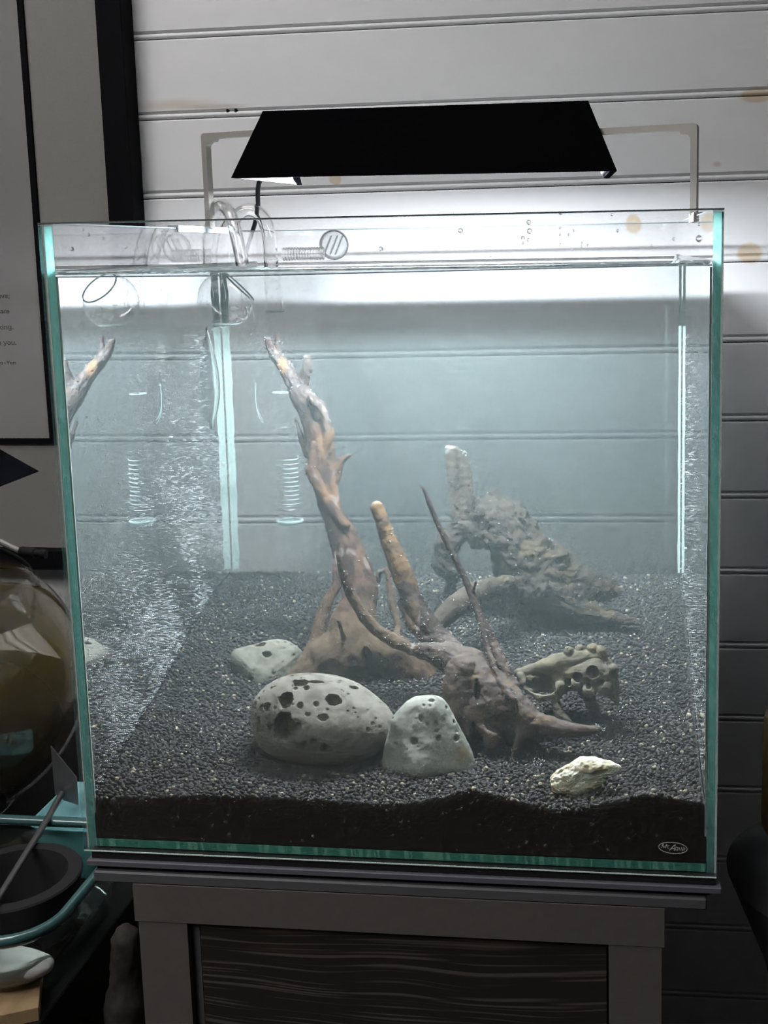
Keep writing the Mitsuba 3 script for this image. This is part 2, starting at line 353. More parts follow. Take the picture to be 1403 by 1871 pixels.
def tall_branch():
    trunk = [(-.1480,.3300,.3490,.0020),(-.1433,.3290,.3403,.0044),(-.1364,.3250,.3309,.0059),(-.1284,.3200,.3206,.0063),(-.1205,.3150,.3099,.0083)]
    prong1 = [(-.1390,.3300,.3537,.0010),(-.1393,.3290,.3427,.0022),(-.1356,.3260,.3332,.0034)]
    prong2 = [(-.1087,.3120,.3340,.0029),(-.1086,.3120,.3259,.0048),(-.1121,.3130,.3163,.0053),(-.1179,.3140,.3085,.0068)]
    trunk2 = [(-.1205,.3150,.3099,.0083),(-.1140,.3100,.2993,.0100),(-.1056,.3050,.2902,.0119),(-.1009,.3000,.2744,.0124),(-.0970,.2940,.2569,.0124),(-.0945,.2880,.2386,.0120),(-.0908,.2800,.2207,.0105),(-.0846,.2720,.2039,.0096),(-.0766,.2650,.1900,.0114),(-.0692,.2580,.1762,.0135),(-.0617,.2500,.1599,.0141),(-.0562,.2420,.1428,.0145),(-.0581,.2340,.1281,.0167)]
    stump = [(-.0581,.2340,.1281,.0167),(-.0617,.2250,.1114,.0213),(-.0616,.2150,.0906,.0258)]
    stumpR = [(-.0578,.2220,.1005,.0208),(-.0281,.2220,.0916,.0193),(-.0055,.2220,.0732,.0156)]
    stumpL = [(-.0667,.2200,.1009,.0185),(-.0841,.2120,.0910,.0166),(-.0947,.2050,.0787,.0120)]
    rootL = [(-.0788,.2550,.1848,.0033),(-.0756,.2460,.1606,.0037),(-.0759,.2380,.1472,.0047),(-.0842,.2300,.1334,.0047),(-.0884,.2220,.1165,.0056),(-.0931,.2120,.0979,.0065),(-.1028,.2000,.0814,.0069),(-.1090,.1950,.0733,.0055)]
    stub1 = [(-.1196,.3050,.2797,.0012),(-.1155,.3020,.2680,.0024),(-.1083,.2970,.2518,.0039)]
    stub2 = [(-.0696,.2850,.2519,.0017),(-.0778,.2870,.2469,.0038),(-.0830,.2870,.2349,.0053),(-.0881,.2820,.2252,.0057)]
    stub3 = [(-.0665,.1900,.1285,.0016),(-.0648,.1960,.1164,.0023),(-.0622,.2050,.1040,.0032)]
    loop = [(-.0472,.2800,.1430,.0019),(-.0460,.2800,.1502,.0024),(-.0399,.2780,.1531,.0024),(-.0368,.2750,.1442,.0024),(-.0346,.2700,.1270,.0029),(-.0283,.2620,.1059,.0033),(-.03,.24,.092,.005)]
    ridge1 = [(-.104,.294,.300,.004),(-.092,.290,.288,.004),(-.088,.289,.270,.0045),(-.094,.284,.250,.004)]
    ridge2 = [(-.100,.281,.262,.003),(-.101,.274,.240,.0045),(-.092,.267,.222,.005),(-.080,.262,.205,.004),(-.070,.254,.196,.004)]
    m = union(*[chain(c) for c in (trunk, prong1, prong2, trunk2, stump, stumpR, stumpL, rootL, stub1, stub2, stub3, loop, ridge1, ridge2)])
    m = m - m3.Manifold.sphere(1, 20).scale((.0052, .007, .0085)).translate((-.0985, .2925, .2880)) - m3.Manifold.sphere(1, 20).scale((.030, .021, .013)).translate((-.036, .187, .080)) - m3.Manifold.sphere(1, 18).scale((.014, .013, .014)).translate((-.076, .187, .084)) - m3.Manifold.sphere(1, 16).scale((.006, .006, .012)).translate((-.045, .198, .095))
    m = fine(m, .00135, 10)
    p = m.vertices.copy()
    tw = p + .012 * np.stack([fb(p, 40, 2, 1), fb(p, 40, 2, 2), fb(p, 40, 2, 3)], -1)
    rough = ramp(p[:, 2], .285, .31)[:, 0]
    push(m, .0034 * fb(p, 55, 3, 5) + .0022 * fb(tw, (230, 230, 45), 3, 6) + .0016 * rough * fb(p, 420, 2, 8))
    p = m.vertices; n = m.vertex_normals
    g = meshkit.fbm(p * (160, 160, 30), 4, 21)[:, None]; h = meshkit.fbm(p * 45, 3, 22)
    c = blend([.105, .062, .05], [.31, .185, .125], ramp(g[:, 0], .34, .64))
    c = blend(c, [.56, .34, .19], .85 * ramp(h, .50, .66) * ramp(p[:, 2], .17, .24) * (1 - ramp(p[:, 2], .28, .30)))
    c = blend(c, [.40, .31, .205], ramp(h + .25 * g[:, 0], .45, .65) * (1 - ramp(p[:, 2], .11, .155)) * .9)
    c = blend(c, [.24, .195, .185], ramp(p[:, 2], .278, .30))
    c = blend(c, [.46, .46, .50], .7 * ramp(meshkit.fbm(p * 150, 3, 24), .52, .64) * ramp(p[:, 2], .268, .30))
    c = blend(c, [.80, .52, .30], (1 - ramp(np.linalg.norm((p - (-.1335, .314, .327)) / (.0062, .012, .0105), axis=1), .55, 1.1)))
    c = blend(c, [.62, .58, .56], .7 * ramp(meshkit.fbm(p * (90, 90, 40), 3, 25), .64, .69) * ramp(p[:, 2], .12, .16))
    return m, c
def fork_root():
    arm1 = [(-.0600,.1650,.1881,.0018),(-.0562,.1630,.1739,.0035),(-.0497,.1600,.1570,.0044),(-.0396,.1570,.1410,.0048),(-.0298,.1540,.1312,.0052),(-.0168,.1500,.1236,.0052),(-.0014,.1470,.1181,.0052),(.0138,.1450,.1158,.0073)]
    arm2 = [(-.0345,.2050,.2200,.0056),(-.0301,.2020,.2101,.0058),(-.0250,.1980,.1956,.0067),(-.0184,.1930,.1814,.0080),(-.0109,.1870,.1647,.0088),(-.0050,.1800,.1507,.0084),(.0054,.1720,.1371,.0088),(.0171,.1630,.1240,.0091),(.0301,.1520,.1125,.0116)]
    arm2b = [(-.012,.183,.146,.005),(-.003,.171,.132,.0052),(.010,.160,.122,.005),(.024,.152,.115,.006)]
    body = [(.0138,.1450,.1158,.0073),(.0314,.1400,.1127,.0128),(.0448,.1320,.1065,.0169),(.0560,.1220,.0953,.0198),(.0683,.1120,.0869,.0191),(.0811,.1050,.0808,.0156),(.0966,.0980,.0749,.0106),(.1150,.0930,.0724,.0073),(.1312,.0900,.0734,.0048),(.1449,.0880,.0753,.0020)]
    leg1 = [(.0418,.1200,.1076,.0134),(.0394,.1120,.0926,.0133),(.0412,.1080,.0818,.0100)]
    leg2 = [(.0573,.1050,.0866,.0107),(.0585,.0980,.0738,.0062),(.0644,.0900,.0680,.0057),(.066,.090,.055,.005)]
    leg3 = [(.0886,.0950,.0735,.0057),(.0849,.0870,.0666,.0032),(.0815,.0820,.0520,.0020)]
    leg4 = [(.048,.102,.082,.006),(.047,.098,.070,.0045),(.050,.095,.062,.004)]
    base = [(.060,.118,.072,.014),(.085,.108,.066,.012),(.03,.125,.075,.008)]
    t1 = [(.0059,.1900,.2386,.0011),(.0112,.1870,.2250,.0022),(.0183,.1830,.2095,.0024),(.0278,.1770,.1917,.0028),(.0381,.1700,.1735,.0028),(.0459,.1620,.1578,.0031),(.0525,.1520,.1428,.0035),(.0603,.1430,.1299,.0040),(.0703,.1300,.1132,.0050),(.0793,.1180,.0983,.0058)]
    t2 = [(.0490,.1620,.1690,.0009),(.0463,.1620,.1610,.0014),(.0468,.1610,.1545,.0021)]
    t3 = [(.0509,.1520,.1471,.0022),(.0570,.1380,.1333,.0022),(.0627,.1220,.1191,.0022),(.0717,.1040,.1043,.0026),(.0823,.0900,.0948,.0024),(.083,.092,.085,.004)]
    cut = m3.Manifold.cube((.04, .04, .02), True).rotate((0, -18, 0)).translate((-.037, .205, .2355))
    m = union(*[chain(c) for c in (arm1, arm2, arm2b, body, leg1, leg2, leg3, leg4, base, t1, t2, t3)]) - cut
    for q, s in (((.071, .090, .076), (.012, .012, .007)), ((.052, .100, .060), (.012, .014, .009)), ((.054, .104, .099), (.0022, .008, .009))):
        m = m - m3.Manifold.sphere(1, 16).scale(s).translate(q)
    m = fine(m, .0013, 7)
    p = m.vertices.copy(); big = ramp(p[:, 2], .135, .115)[:, 0] if False else (1 - ramp(p[:, 2], .115, .14)[:, 0])
    tw = p + .014 * np.stack([fb(p, 45, 2, 1), fb(p, 45, 2, 2), fb(p, 45, 2, 3)], -1)
    th = np.clip(1 - ramp(p[:, 2], .125, .15)[:, 0] + .35, 0, 1)
    push(m, th * (.0032 * fb(p, 60, 3, 15) + .0030 * big * fb(tw, (150, 60, 190), 3, 16)) + .0012 * fb(p, 300, 2, 17))
    p = m.vertices; g = meshkit.fbm(p * 90, 4, 31)[:, None]
    c = blend([.155, .12, .11], [.27, .215, .19], ramp(g[:, 0], .35, .65))
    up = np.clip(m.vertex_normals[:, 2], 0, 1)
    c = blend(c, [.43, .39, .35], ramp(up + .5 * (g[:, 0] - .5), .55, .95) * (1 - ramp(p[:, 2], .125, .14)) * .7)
    a2 = ((p[:, 1] > .178) & (p[:, 0] < .003)).astype(float)[:, None]
    c = blend(c, blend([.26, .17, .11], [.55, .35, .17], ramp(g[:, 0], .38, .6)), a2 * ramp(p[:, 2], .148, .165))
    c = blend(c, [.74, .58, .42], ((p[:, 2] > .2235) & (p[:, 0] < -.02)).astype(float)[:, None] * .8)
    a1 = ((p[:, 0] < .004) & (p[:, 1] < .171)).astype(float)[:, None]
    c = blend(c, blend([.33, .245, .155], [.15, .095, .07], ramp(p[:, 2], .148, .172)), a1 * .85)
    c = blend(c, [.10, .075, .06], ((p[:, 0] > .002) & (p[:, 2] > .128)).astype(float)[:, None] * (.3 + .7 * g))
    c = blend(c, [.50, .36, .24], .8 * ramp(meshkit.fbm(p * 120, 3, 35), .60, .66) * (1 - ramp(p[:, 2], .115, .13)))
    c = blend(c, [.85, .80, .78], (1 - ramp(np.abs(p[:, 0] + .0005 - .2 * (p[:, 2] - .118)), .0008, .0016)) * a1 * .8)
    return m, c
def back_root():
    blobs = [(.0309,.3300,.1981,.0117),(.0518,.3300,.2007,.0126),(.0449,.3220,.1839,.0203),(.0651,.3220,.1777,.0222),(.0763,.3180,.1614,.0240),(.0992,.3180,.1494,.0220),(.1225,.3180,.1336,.0172),(.1477,.3200,.1301,.0114),(.0886,.3050,.1311,.0210),(.0651,.3280,.1401,.0150),(.0218,.3200,.1792,.0140),(.0115,.3150,.1683,.0125),(.0064,.3150,.1535,.0115),(.0139,.3150,.1408,.0085),(.1171,.3020,.1177,.0142),(.1454,.2980,.1085,.0070),(.1758,.2960,.1057,.0033),(.0976,.3150,.1133,.0144),(.0711,.3300,.1959,.0097)]
    B = [ball(*b) for b in blobs]
    L = lambda *i: m3.Manifold.batch_hull([B[k] for k in i])
    m = union(L(0, 2), L(1, 2), L(1, 3), L(18, 3), L(2, 3), L(3, 4), L(4, 5), L(5, 6), L(6, 7), L(4, 8), L(5, 8), L(6, 14), L(8, 14), L(14, 15), L(15, 16), L(9, 4), L(2, 10), L(10, 11), L(11, 12), L(12, 13), L(17, 14), L(8, 17), L(3, 9))
    m = m - m3.Manifold.sphere(1, 20).scale((.007, .03, .016)).translate((.0255, .31, .156)) - m3.Manifold.sphere(1, 16).scale((.022, .022, .012)).translate((.062, .288, .118))
    ex = []
    r = np.random.default_rng(5)
    for i in range(46):
        b = blobs[r.integers(0, 10)]; d = r.normal(size=3); d[1] = -abs(d[1]) * .8; d /= np.linalg.norm(d)
        ex.append(ball(*(np.array(b[:3]) + d * b[3] * .95), r.uniform(.003, .0062), 10))
    m = union(m, *ex)
    limb = [(.0018,.2250,.1101,.0055),(.0103,.2320,.1187,.0078),(.0241,.2430,.1303,.0097),(.0387,.2550,.1381,.0102),(.0533,.2700,.1401,.0084),(.0682,.2900,.1357,.0095),(.080,.305,.135,.012),(.0018,.2250,.1,.0055)]
    legs = [[(.096,.312,.118,.012),(.10,.312,.098,.010)], [(.014,.315,.142,.0066),(.012,.317,.128,.005),(.013,.318,.106,.004)]]
    m = union(m, chain(limb[:-1]), *[chain(c) for c in legs])
    m = fine(m, .0017, 4)
    p = m.vertices.copy()
    lm = (1 - ramp(np.abs(p[:, 1] - .25), .025, .04)[:, 0]) * (p[:, 0] < .06)
    foot = ramp(p[:, 0], .115, .14)[:, 0]
    am = 1 - .8 * lm - .3 * foot
    rid = 1 - 2 * np.abs(meshkit.fbm(p * 120, 3, 44) - .5)
    push(m, am * (.008 * fb(p, 75, 3, 41) + .005 * (rid - .8) + .0035 * fb(p, 260, 3, 43)) + .0015 * lm * fb(p, 90, 2, 4))
    p = m.vertices; g = meshkit.fbm(p * 85, 4, 51)
    c = blend([.145, .12, .105], [.265, .225, .185], ramp(g, .35, .62))
    c = blend(c, [.42, .34, .21], .75 * ramp(meshkit.fbm(p * 60, 3, 53), .56, .68))
    lm = ((np.abs(p[:, 1] - .245) < .03) & (p[:, 0] < .05)).astype(float)[:, None]
    c = blend(c, blend([.30, .245, .20], [.42, .35, .27], ramp(g, .4, .6)), lm)
    return m, c
def slab():
    P = np.array([(.0112,.2560),(.0195,.2545),(.0232,.2515),(.0242,.2465),(.0262,.2500),(.0301,.2400),(.0318,.2280),(.0330,.2129),(.0323,.1900),(.0150,.1880),(.0138,.2100),(.0126,.2249),(.0108,.2400)])
    from shapely.geometry import Polygon
    m = trimesh.creation.extrude_polygon(Polygon(P).buffer(.0004), .011)
    v = m.vertices; m.vertices = np.stack([v[:, 0], .321 - v[:, 2] + .25 * (v[:, 0] - .022), v[:, 1]], -1); m.fix_normals()
    mm = m3.Manifold(m3.Mesh(np.array(m.vertices, np.float32), np.array(m.faces, np.uint32)))
    m = fine(mm, .0013, 6); p = m.vertices.copy()
    push(m, .0022 * fb(p, (260, 120, 40), 3, 61) + .0012 * fb(p, 300, 2, 62))
    p = m.vertices; g = meshkit.fbm(p * (200, 200, 40), 3, 63)
    c = blend([.155, .12, .095], [.27, .215, .165], ramp(g, .35, .65))
    c = blend(c, [.62, .62, .60], .9 * ramp(p[:, 2] - .9 * (p[:, 0] - .011) , .2475, .2525) * (p[:, 0] < .022)[:, None])
    return m, c
m, c = tall_branch()
vput('driftwood', m, c, 'tall upright driftwood branch, reddish brown, with a stump base and split white-flecked top', 'driftwood', k=np.array([.35, .31, .285]))
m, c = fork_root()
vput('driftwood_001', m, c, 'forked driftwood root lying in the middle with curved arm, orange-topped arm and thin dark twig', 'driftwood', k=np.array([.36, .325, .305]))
m, c = back_root()
vput('driftwood_002', m, c, 'large knobbly grey-brown driftwood root at the back with a pale limb reaching forward', 'driftwood', k=np.array([.235, .22, .205]))
m, c = slab()
vput('driftwood_002__slab', m, c, 'flat upright splinter with a white-crusted tip', k=.5)

def pits(m, lst, depth=.8, edge=2.2):
    """lst: (x, z, rx, rz, depth factor): hollows in the side of the stone that faces the front pane."""
    v = m.vertices.copy(); n = m.vertex_normals.copy(); dark = np.zeros(len(v))
    front = n[:, 1] < .35
    for x, z, rx, rz, d in lst:
        k = np.where(front, (v[:, 0] - x) ** 2 + (v[:, 2] - z) ** 2 + .02 * (v[:, 1] - v[:, 1].min()) ** 2, 9).argmin()
        ax = n[k] * .8 + np.array([0, -.45, .1]); ax /= np.linalg.norm(ax)
        rel = v - v[k]; h = rel - (rel @ ax)[:, None] * ax
        up = np.array([0, 0, 1.]) - ax * ax[2]; up /= np.linalg.norm(up); side = np.cross(up, ax)
        wob = 1 + .5 * (meshkit.fbm(v * 320, 2, int(x * 9999) % 97) - .5)
        q = np.sqrt((h @ side / rx) ** 2 + (h @ up / rz) ** 2) * wob
        near = (np.linalg.norm(rel, axis=1) < 3 * max(rx, rz))
        s = np.clip(1 - q ** edge, 0, 1) ** .55 * near
        v -= ax * (s * depth * d * 1.5 * min(rx, rz) + 0)[:, None]
    m.vertices = v
    return m
def small_pits(m, n, rlo, rhi, seed, yfront=None):
    r = np.random.default_rng(seed); v = m.vertices.copy(); nn = m.vertex_normals
    idx = r.choice(len(v), n); tree = cKDTree(m.vertices)
    for i in idx:
        rad = rlo + (rhi - rlo) * r.random() ** 2.5
        for j in tree.query_ball_point(m.vertices[i], rad):
            d = np.linalg.norm(m.vertices[j] - m.vertices[i]) / rad
            v[j] -= nn[i] * rad * .9 * max(0, 1 - d ** 2.2) ** .6
    m.vertices = v; return m
PIT_BIG = [(-.0766,.1109,.0062,.0041,1.),(-.0848,.0998,.0058,.0066,1.),(-.0847,.0826,.0083,.0103,1.2),(-.0492,.0999,.0057,.0053,1.),(-.0999,.0935,.0033,.0033,.9),(-.1077,.0785,.0029,.0062,1.),(-.0553,.0893,.0041,.0029,.6),(-.0537,.0661,.0033,.0053,1.),(-.0692,.0695,.0033,.0033,.5),(-.0621,.0731,.0025,.0025,.8),(-.0964,.0793,.0025,.0029,.8),(-.0611,.0975,.0020,.0029,.6),(-.0355,.1065,.0037,.0020,.9),(-.0646,.1124,.0057,.0020,.8),(-.0706,.1073,.0025,.0025,.8),(-.0730,.0968,.0025,.0029,.6),(-.0745,.0820,.0041,.0041,.6),(-.0257,.0733,.0049,.0020,.3),(-.0839,.0724,.0021,.0017,.9),(-.1050,.0917,.0017,.0033,.8)]
PIT_GREEN = [(.0234,.1006,.0024,.0016,.6),(.0163,.0885,.0020,.0028,.8),(.0115,.0735,.0028,.0024,.9),(.0421,.0736,.0024,.0020,1.),(-.0030,.0689,.0020,.0016,1.),(.0294,.0744,.0020,.0020,.8),(.0214,.0849,.0016,.0016,.7),(.0269,.0847,.0024,.0028,.5),(.0280,.0797,.0016,.0012,.8),(.0329,.0869,.0016,.0020,.6),(.0351,.0952,.0012,.0012,.9),(.0412,.0851,.0012,.0012,.9),(.0293,.0686,.0016,.0012,.6)]
PIT_BEIGE = [(-.1434,.1025,.0064,.0032,.8),(-.1337,.0929,.0041,.0028,.9),(-.1114,.1016,.0027,.0018,.6),(-.1441,.0755,.0028,.0023,.9),(-.1177,.1038,.0023,.0018,.5)]
def stone_big():
    m = trimesh.creation.icosphere(7 if FULL else 6); v = m.vertices.copy()
    v = np.sign(v) * np.abs(v) ** .92; v /= np.linalg.norm(v, axis=1, keepdims=True) ** .8
    v = v * (.0555, .043, .0355)
    v[:, 2] -= .085 * v[:, 0] * (v[:, 2] > 0) ; v[:, 0] -= .10 * np.maximum(v[:, 2], 0)
    m.vertices = v + (-.0630, .0920, .0735); p = m.vertices.copy()
    push(m, .006 * fb(p, 26, 2, 71) + .0008 * fb(p, 260, 3, 72))
    pits(m, PIT_BIG, 1.25); small_pits(m, 200, .0009, .0026, 73)
    p = m.vertices; g = meshkit.fbm(p * 120, 4, 74)
    c = blend([.22, .195, .155], [.40, .365, .30], ramp(g, .3, .66))
    return m, blend(c, [.44, .41, .35], .6 * ramp(meshkit.fbm(p * 35, 2, 75), .5, .65))
def stone_green():
    m = fine(hull([(-.0085,.070,.046,.008),(.046,.072,.05,.009),(.040,.068,.06,.008),(.0150,.076,.0885,.012),(.0225,.076,.0882,.0125),(.0,.07,.081,.008),(.0325,.072,.079,.0095),(.02,.098,.06,.02),(.015,.057,.055,.012)], 24), .00085, 20)
    p = m.vertices.copy(); push(m, .0045 * fb(p, 42, 2, 81) + .0009 * fb(p, 240, 3, 82))
    pits(m, PIT_GREEN, 1.5); small_pits(m, 60, .0006, .0013, 83)
    p = m.vertices; g = meshkit.fbm(p * 130, 4, 84)
    c = blend([.325, .335, .285], [.545, .55, .475], ramp(g, .3, .68))
    return m, blend(c, [.52, .42, .26], (1 - ramp(np.linalg.norm((p - (.047, .062, .062)) / .009, axis=1), .4, 1.)) * .8)
def stone_beige():
    m = fine(hull([(-.158,.225,.087,.009),(-.15,.228,.089,.0095),(-.125,.232,.0885,.0125),(-.116,.23,.086,.010),(-.12,.225,.068,.011),(-.15,.22,.068,.011),(-.135,.25,.078,.018),(-.137,.21,.073,.012)], 20), .0011, 16)
    p = m.vertices.copy(); push(m, .005 * fb(p, 40, 2, 91) + .001 * fb(p, 220, 3, 92))
    pits(m, PIT_BEIGE, 1.4); small_pits(m, 80, .0008, .0018, 93)
    p = m.vertices; g = meshkit.fbm(p * 110, 4, 94)
    return m, blend([.36, .34, .26], [.58, .55, .44], ramp(g, .3, .66))
def stone_cream():
    m = union(hull([(.117,.035,.054,.006),(.125,.036,.056,.009),(.134,.036,.062,.009),(.1415,.036,.063,.0085)]), hull([(.1415,.036,.063,.0085),(.153,.036,.0635,.005),(.159,.036,.064,.002)]), hull([(.117,.033,.05,.006),(.128,.033,.049,.0065),(.137,.034,.052,.0055),(.131,.036,.06,.007)]), hull([(.137,.034,.052,.0055),(.146,.035,.054,.003),(.138,.036,.058,.005)]))
    m = m - m3.Manifold.sphere(1, 16).scale((.007, .006, .0022)).rotate((0, -12, 0)).translate((.1455, .0295, .0625))
    m = fine(m, .0007, 6); p = m.vertices.copy()
    push(m, .0035 * fb(p, 95, 3, 101) + .0022 * fb(p, 330, 3, 102)); small_pits(m, 90, .0006, .0016, 103)
    p = m.vertices; g = meshkit.fbm(p * 170, 4, 104)
    c = blend([.60, .54, .36], [.86, .83, .66], ramp(g, .35, .6))
    return m, blend(c, [.42, .29, .17], .8 * ramp(meshkit.fbm(p * 140, 3, 105), .56, .66))
def stone_holey():
    bar = [(.0837,.1350,.1035,.0038),(.0989,.1400,.1068,.0046),(.1155,.1450,.1110,.0068),(.1302,.1450,.1135,.0078),(.1448,.1450,.1147,.0062)]
    lump = [(.1218,.1450,.1002,.0101),(.1406,.1420,.1029,.0135),(.1518,.1400,.1002,.0080),(.1551,.1380,.0888,.0048),(.1580,.1360,.0817,.0022)]
    rim = [(.0848,.1300,.1028,.0029),(.0902,.1220,.0944,.0024),(.0998,.1180,.0894,.0024),(.1101,.1200,.0912,.0028),(.1149,.1260,.0969,.0041)]
    backw = [(.0877,.1500,.0958,.0034),(.0980,.1550,.0902,.0068),(.1087,.1550,.0927,.0076),(.1218,.1450,.1002,.0101)]
    leg = [(.1143,.1400,.0950,.0071),(.1127,.1350,.0812,.0052),(.1145,.1300,.0719,.0046),(.1220,.1280,.0664,.0033)]
    legr = [(.1300,.1500,.0925,.0059),(.1360,.1600,.0787,.0051),(.1401,.1650,.0662,.0043)]
    flo = [(.0905,.126,.0915,.0022),(.098,.145,.088,.003),(.108,.145,.089,.003)]
    knobs = [ball(*b) for b in ((.1215,.144,.1190,.0045),(.1300,.146,.1205,.0042),(.1395,.145,.1215,.0050),(.1450,.144,.1200,.0045),(.1545,.139,.1065,.0050),(.1490,.131,.0945,.0055),(.137,.131,.0925,.0055),(.126,.133,.096,.005))]
    mass = [(.0960,.1440,.1035,.0055),(.1120,.1490,.1050,.0105),(.1290,.1500,.1050,.0130),(.1420,.1480,.1020,.0150)]
    bw = [(.0900,.1530,.0950,.0060),(.1000,.1570,.0930,.0095),(.1130,.1560,.0950,.0110),(.1290,.1500,.0980,.0120)]
    m = union(*[chain(c) for c in (bar, lump, rim, backw, leg, legr, flo, mass, bw)], *knobs)
    for x, y, z, r in ((.1398,.1290,.1070,.0052),(.1285,.1330,.1020,.0042),(.1565,.1310,.1045,.0040),(.1369,.127,.0965,.0022),(.1463,.127,.0990,.0025),(.1215,.135,.0975,.0030)):
        m = m - m3.Manifold.sphere(1, 18).scale((r, .010, r)).translate((x, y, z))
    m = m - m3.Manifold.sphere(1, 20).scale((.0125, .022, .0068)).rotate((0, 10, 0)).translate((.1005, .126, .0975)) - m3.Manifold.sphere(1, 18).scale((.010, .02, .008)).translate((.1235, .135, .082))
    m = fine(m, .00095, 6); p = m.vertices.copy()
    push(m, .0028 * fb(p, 110, 3, 111) + .0012 * fb(p, 330, 3, 112))
    p = m.vertices; g = meshkit.fbm(p * 100, 4, 114)
    c = blend([.29, .25, .185], [.50, .44, .32], ramp(g, .33, .62))
    return m, blend(c, [.62, .53, .33], .8 * ramp(meshkit.fbm(p * 50, 2, 115), .55, .66))
for f, kk, lab in ((stone_big, .64, 'largest stone, a rounded grey pumice boulder riddled with dark holes'), (stone_green, .90, 'pale greenish grey stone with small round pits beside the big pumice boulder'), (stone_beige, .45, 'pitted beige stone half buried behind the big pumice boulder'), (stone_cream, 1.4, 'small cream crumbly rock alone near the front pane'), (stone_holey, .38, 'tan stone full of hollows, like a bone, behind the forked root')):
    m, c = f(); vput(num('stone'), m, c, lab, 'stone', k=kk)

# ------------------------------------------------------------------ lamp over the aquarium
FL, FR, BL, BR = np.array([-.1528, .1824, .4862]), np.array([.1587, .1731, .4835]), np.array([-.1312, .3043, .4862]), np.array([.1521, .2737, .4835])
TL, TR, SL, SR = np.array([-.1370, .225, .5433]), np.array([.1358, .215, .5420]), np.array([-.123, .268, .5433]), np.array([.131, .242, .5420])
outer = m3.Manifold.hull_points([list(p) for p in (FL, FR, BL, BR, TL, TR, SL, SR)])
cen = (FL + FR + BL + BR) / 4
def inset(p, d, up):
    q = p - cen; q[:2] *= 1 - d / np.linalg.norm(q[:2]); return list(cen + q + np.array([0, 0, up]))
inner = m3.Manifold.hull_points([inset(p, .004, -.004) for p in (FL, FR, BL, BR)] + [inset(p, .004, -.0025) for p in (TL, TR, SL, SR)])
inner2 = m3.Manifold.hull_points([inset(p, .0047, -.008) for p in (FL, FR, BL, BR)] + [inset(p, .0047, -.0035) for p in (TL, TR, SL, SR)])
def back_cut():
    s_, b_ = (BR - BL) / np.linalg.norm(BR - BL), None
    n_ = np.array([-s_[1], s_[0], 0])
    a0, a1 = BL + s_ * .0035, BR - s_ * .0035
    return m3.Manifold.hull_points([list(p + n_ * k + np.array([0, 0, z])) for p in (a0, a1) for k, z in ((-.030, .0155), (.02, .0155), (-.008, -.02), (.02, -.02))])
lamp = thing('aquarium_lamp', 'black hip-roofed pendant style light standing on two metal arms over the aquarium', 'lamp')
add('aquarium_lamp__shade', tm(outer - inner - back_cut()), 'mat_black', False, 'black sloping shade')
lin = (inner - inner2).trim_by_plane((0, 0, 1), .4858) - back_cut()
add('aquarium_lamp__liner', tm(lin), 'mat_shade_white', False, 'white inside of the shade')
def led_quad(kx, dy, half, z):
    a, b = (FL + BL) / 2, (FR + BR) / 2; c = (a + b) / 2 + (0, dy, 0); u = (b - a) / 2 * kx; n = np.array([-u[1], u[0], 0]); n *= half / np.linalg.norm(n)
    q = np.array([c - u - n, c + u - n, c + u + n, c - u + n]); q[:, 2] += z; return q
q = led_quad(.86, -.010, .015, .0100); q2 = q + (0, 0, .006)
add('aquarium_lamp__led_panel', trimesh.convex.convex_hull(np.vstack([q + (0, 0, .0004), q2 + (0, .002, 0)])), 'mat_shade_white', False)
led = trimesh.Trimesh(q, [[0, 2, 1], [0, 3, 2]], process=False)
scene['aquarium_lamp__led_panel__diffuser'] = mikit.ply(led, 'mat_off', emitter={'type': 'area', 'sampling_weight': 7.0, 'radiance': {'type': 'rgb', 'value': LED_RADIANCE}})
AL, AR = np.array([-.2190, .305, 0]), np.array([.2213, .188, 0])
ax = (AR - AL) / np.linalg.norm(AR - AL); ay = np.array([-ax[1], ax[0], 0])
def arm(foot, sgn, zt, reach, w):
    """A flat bar: up from the rim, a notched corner, then inwards to the lamp."""
    from shapely.geometry import Polygon
    z0 = H + .0012; t = .0050
    a = np.linspace(0, math.pi / 2, 7)
    out = [(0, z0), (0, zt - .003)] + [(.003 - .003 * math.cos(k), zt - .003 + .003 * math.sin(k)) for k in a[1:]] + [(reach, zt), (reach, zt - t)]
    inn = [(.0165, zt - t)] + [(.0165 - .0035 * math.sin(k), zt - t - .0028 * (1 - math.cos(k))) for k in a[1:]] + [(.0105, zt - t - .0028)] + [(.0105 - .0055 * math.sin(k), zt - t - .0028 - .0050 * (1 - math.cos(k))) for k in a[1:]] + [(t, z0)]
    m = trimesh.creation.extrude_polygon(Polygon(out + inn).buffer(0), w)
    v = m.vertices
    m.vertices = foot + np.outer(v[:, 0] * sgn, ax) + np.outer(v[:, 2] - w / 2, ay) + np.stack([0 * v[:, 0], 0 * v[:, 0], v[:, 1]], -1)
    m.fix_normals(); return m
pr('mat_acrylic_white', (.26, .30, .31), .35, .5)
for foot, sgn, zt, reach in ((AL, 1, .5345, .062), (AR, -1, .5190, .085)):
    k = add('aquarium_lamp__arm', arm(foot, sgn, zt, reach, .008), 'mat_arm', False, 'brushed metal arm with a notched corner')
    fx = foot[0]; s = -1 if sgn > 0 else 1
    yc = foot[1] - (.013 if sgn > 0 else 0); hl = .066 if sgn > 0 else .030
    plate = cat(box(*sorted((s * .2262, s * .2165)), yc - hl, yc + hl, H + .0010, H + .0028), box(*sorted((s * .2165, s * .2178)), yc - hl, yc + hl, H - .0030 if sgn > 0 else H - .004, H + .0028))
    add(k + '__foot', plate, 'mat_acrylic_white' if sgn > 0 else 'mat_arm', False, 'white clip over the side pane' if sgn > 0 else 'metal clip over the side pane')
